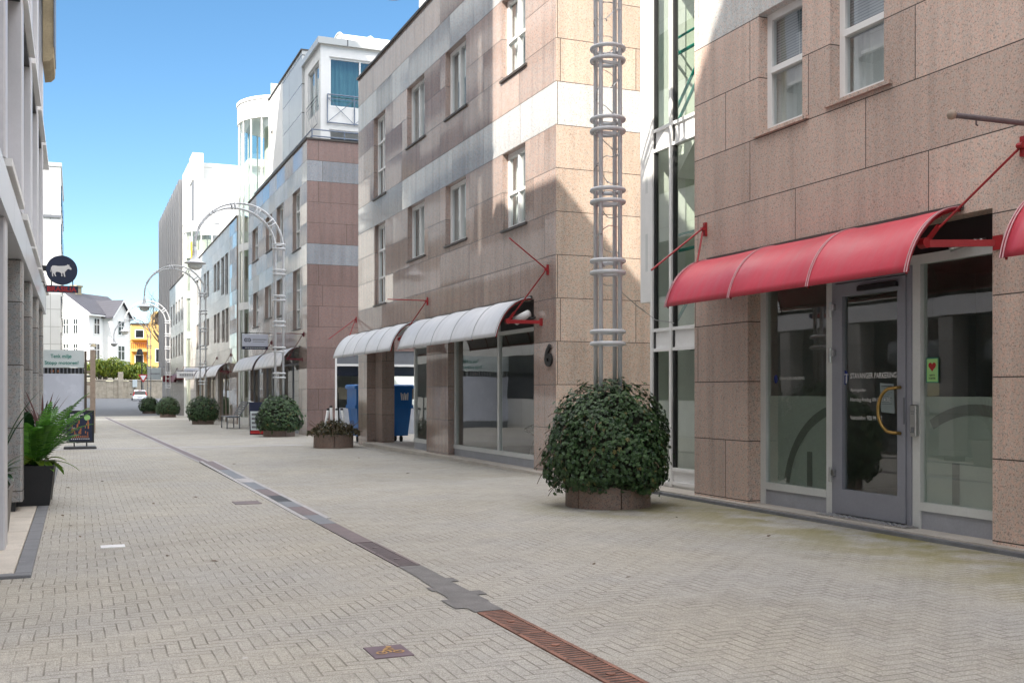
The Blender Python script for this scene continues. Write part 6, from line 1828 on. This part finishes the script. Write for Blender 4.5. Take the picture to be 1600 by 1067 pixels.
Yh = thing('rendered_house', (14, 192, 5), 'yellow rendered house with an orange recessed front beyond the lamp posts', 'house')
mb = MB(); mb.box(8.6, 11.2, 190, 200, 3, 12.6); obj('wall', mb, M['orange'], Yh)
mb = MB(); mb.box(11.2, 19, 188.5, 200, 3, 12.9); mb.add([(11.2, 188.4, 12.9), (14.2, 188.4, 12.9), (13.6, 188.4, 15.0), (12.9, 188.4, 15.2)], [(0, 1, 2, 3)]); mb.box(12.2, 13.9, 188.4, 199, 12.9, 15); mb.box(8.5, 11.19, 189.2, 200, 10.2, 12.8); mb.box(8.5, 11.19, 188.9, 190, 8.2, 8.7)
obj('front', mb, M['yellow'], Yh)
for k, (x0, x1, y, z0, z1) in enumerate([(9.2, 10.4, 189.98, 5.6, 7.6), (9.2, 10.4, 189.19, 10.6, 11.8), (14.8, 15.9, 188.49, 6.5, 8.6), (14.8, 15.9, 188.49, 9.6, 11.6), (12.4, 13.3, 188.49, 6.5, 8.6), (16.8, 17.8, 188.49, 6.5, 8.6)]):
    mb = MB(); mb.box(x0 - .12, x1 + .12, y - .06, y, z0 - .12, z1 + .12); w = obj('window', mb, M['white'], Yh); obj('pane', MB().box(x0, x1, y - .075, y - .062, z0, z1), M['car_glass'], w)
mb = MB(); 
for k in range(9): mb.tube([(8.5 + k * .33, 188.85, 8.7), (8.5 + k * .33, 188.85, 9.6)], .04, 5)
mb.tube([(8.4, 188.85, 9.6), (11.3, 188.85, 9.6)], .05, 5); obj('railing', mb, M['dark_red'], Yh)
obj('roof', MB().box(8.4, 11.25, 189.0, 200, 12.8, 13.0), M['tile_dark'], Yh)
gh = thing('grey_house', (22, 215, 6), 'small pale grey house with dark windows right of the yellow house', 'house')
mb = MB(); mb.box(18, 30, 212, 222, 4, 15.5); obj('wall', mb, M['panel_white'], gh)
mb = MB(); mb.prism([(17.6, 211.8, 15.5), (30.4, 211.8, 15.5), (24, 211.8, 18.5)], (0, 10.6, 0)); obj('roof', mb, M['tile_dark'], gh)
mb = MB()
for k in range(4):
    for z in (7, 10, 13): mb.box(18.6 + k * 2.2, 19.8 + k * 2.2, 211.93, 211.99, z, z + 1.6)
parts('window', mb, M['car_glass'], gh)

# bare trees in the distance
def bare_tree(x, y, z, h, seed, label):
    rn = random.Random(seed); t = thing('bare_tree', (x, y, z), label, 'tree', 'bare trees beyond the street')
    tr = MB().tube([(x, y, z), (x + .1, y, z + h * .2), (x, y, z + h * .38)], [h * .028, h * .022, h * .018], 8); obj('trunk', tr, M['bark'], t)
    br = MB()
    def grow(p, d, L_, r, k):
        pts = [p]; 
        for i in range(3):
            d = (d + Vector((rn.uniform(-.28, .28), rn.uniform(-.28, .28), rn.uniform(-.12, .22)))).normalized(); pts.append(pts[-1] + d * L_ / 3)
        br.tube(pts, [r, r * .85, r * .7, r * .5], 5)
        if k > 0:
            for _ in range(3):
                nd = (d + Vector((rn.uniform(-.9, .9), rn.uniform(-.9, .9), rn.uniform(-.3, .5)))).normalized(); grow(rn.choice(pts[1:]), nd, L_ * .68, r * .5, k - 1)
    for _ in range(6): grow(Vector((x, y, z + h * rn.uniform(.28, .38))), Vector((rn.uniform(-.8, .8), rn.uniform(-.8, .8), 1)).normalized(), h * .28, h * .011, 4)
    obj('crown', br, M['bark'], t)
bare_tree(12.8, 150.0 + 22, 3.6, 13.5, 4, 'bare branched tree before the yellow house behind the far lamp posts')
bare_tree(16.2, 178, 3.6, 12, 9, 'bare thin tree at the right of the yellow house')

# silver car
def car(x, y, z):
    t = thing('parked_car', (x, y, z), 'small silver people carrier seen from behind at the crossing', 'car')
    # side profile (y forward, z up), lofted over three widths
    prof = [(0, .30), (-.02, .62), (.05, .92), (.12, 1.02), (.30, 1.52), (.55, 1.62), (1.6, 1.66), (2.4, 1.55), (3.0, 1.08), (3.85, .92), (4.05, .70), (4.08, .32)]
    ws = {0: .82, 1: .85, 2: .85, 3: .84, 4: .68, 5: .62, 6: .62, 7: .63, 8: .80, 9: .80, 10: .78, 11: .76}
    V = []; n = len(prof)
    for s in (-1, 1):
        for i, (a, b) in enumerate(prof): V.append((x + s * ws[i], y + a, z + b))
    mb = MB(); mb.add(V, [(i, i + 1, n + i + 1, n + i) for i in range(n - 1)] + [(n - 1, 0, n, 2 * n - 1)] + [tuple(range(n - 1, -1, -1)), tuple(range(n, 2 * n))])
    b = obj('body', mb, M['car_silver'], t)
    obj('rear_window', MB().add([(x - .70, y + .115, z + 1.04), (x + .70, y + .115, z + 1.04), (x + .60, y + .275, z + 1.50), (x - .60, y + .275, z + 1.50)], [(0, 1, 2, 3)]), M['car_glass'], t)
    mb = MB()
    for s in (-1, 1):
        pts = [(x + s * .845, y + .35, z + 1.04), (x + s * .825, y + 2.75, z + 1.04), (x + s * .655, y + 2.3, z + 1.5), (x + s * .69, y + .5, z + 1.5)]
        mb.add(pts, [(0, 1, 2, 3)] if s > 0 else [(3, 2, 1, 0)])
    obj('side_window', mb, M['car_glass'], t)
    for s in (-1, 1):
        mb = MB(); mb.prism([(x + s * .70, y + .07, z + .95), (x + s * .86, y + .10, z + .95), (x + s * .72, y + .26, z + 1.45), (x + s * .62, y + .24, z + 1.45)], (0, -.05, 0)); obj('tail_light', mb, M['tail'], t)
        obj('mirror', MB().bbox(x + s * .86, x + s * 1.05, y + 2.65, y + 2.75, z + 1.02, z + 1.18, .02), M['black'], t)
        for dy in (.75, 3.25):
            w = obj('wheel', MB().tube([(x + s * .68, y + dy, z + .31), (x + s * .87, y + dy, z + .31)], .31, 18), M['rubber'], t)
            obj('rim', MB().tube([(x + s * .865, y + dy, z + .31), (x + s * .88, y + dy, z + .31)], .19, 14), M['steel'], w)
    obj('bumper', MB().bbox(x - .84, x + .84, y - .10, y + .04, z + .34, z + .62, .04), M['car_silver'], t)
    obj('number_plate', MB().box(x - .26, x + .26, y - .045, y - .025, z + .72, z + .83), M['dirty_white'], t)
    obj('roof_light', MB().box(x - .2, x + .2, y + .27, y + .29, z + 1.53, z + 1.57), M['tail'], t)
car(7.25, 138.5, -.05 + gz(138.5) * 0.0)

# yield sign, lantern and curved lamp
ys = thing('traffic_sign', (7.6, 141, 0), 'red and white give way triangle on a post above the car', 'traffic sign')
ysx, ysy = 7.75, 141.0
obj('post', MB().tube([(ysx, ysy + .05, 0), (ysx, ysy + .05, 3.6)], .05, 8), M['slate'], ys)
mb = MB().prism([(ysx - .62, ysy, 3.55), (ysx + .62, ysy, 3.55), (ysx, ysy, 2.5)], (0, .04, 0)); obj('plate', mb, M['red_print'], ys)
mb = MB().prism([(ysx - .38, ysy - .01, 3.42), (ysx + .38, ysy - .01, 3.42), (ysx, ysy - .01, 2.78)], (0, .005, 0)); obj('centre', mb, M['dirty_white'], ys)
ln = thing('street_lamp', (7.6, 146, .3), 'black post lantern standing behind the give way triangle', 'street lamp')
obj('post', MB().tube([(7.85, 146, .2), (7.85, 146, 6.4)], [.09, .06], 8), M['black'], ln)
obj('lamp_shade', MB().lathe(7.6, 146, [(.0, 7.0), (.3, 6.9), (.42, 6.3), (.42, 6.2), (0, 6.2)], 14), M['black'], ln)
obj('arm', MB().tube([(7.85, 146, 6.3), (7.8, 146, 6.9), (7.6, 146, 7.02)], .04, 6), M['black'], ln)
cl = thing('street_lamp', (-.3, 146, .3), 'grey swan necked lamp rising behind the curved notice wall', 'street lamp')
zt = 6.6
obj('post', MB().tube([(.35, 146, .2), (.35, 146, zt)] + [(.35 + .95 - .95 * math.cos(a), 146, zt + .95 * math.sin(a)) for a in [R(i * 15) for i in range(1, 9)]], .05, 8), M['slate'], cl, smooth=True)
obj('lamp_shade', MB().lathe(1.95, 146, [(0, zt + .95), (.18, zt + .92), (.42, zt + .55), (0, zt + .55)], 12), M['chimney'], cl)
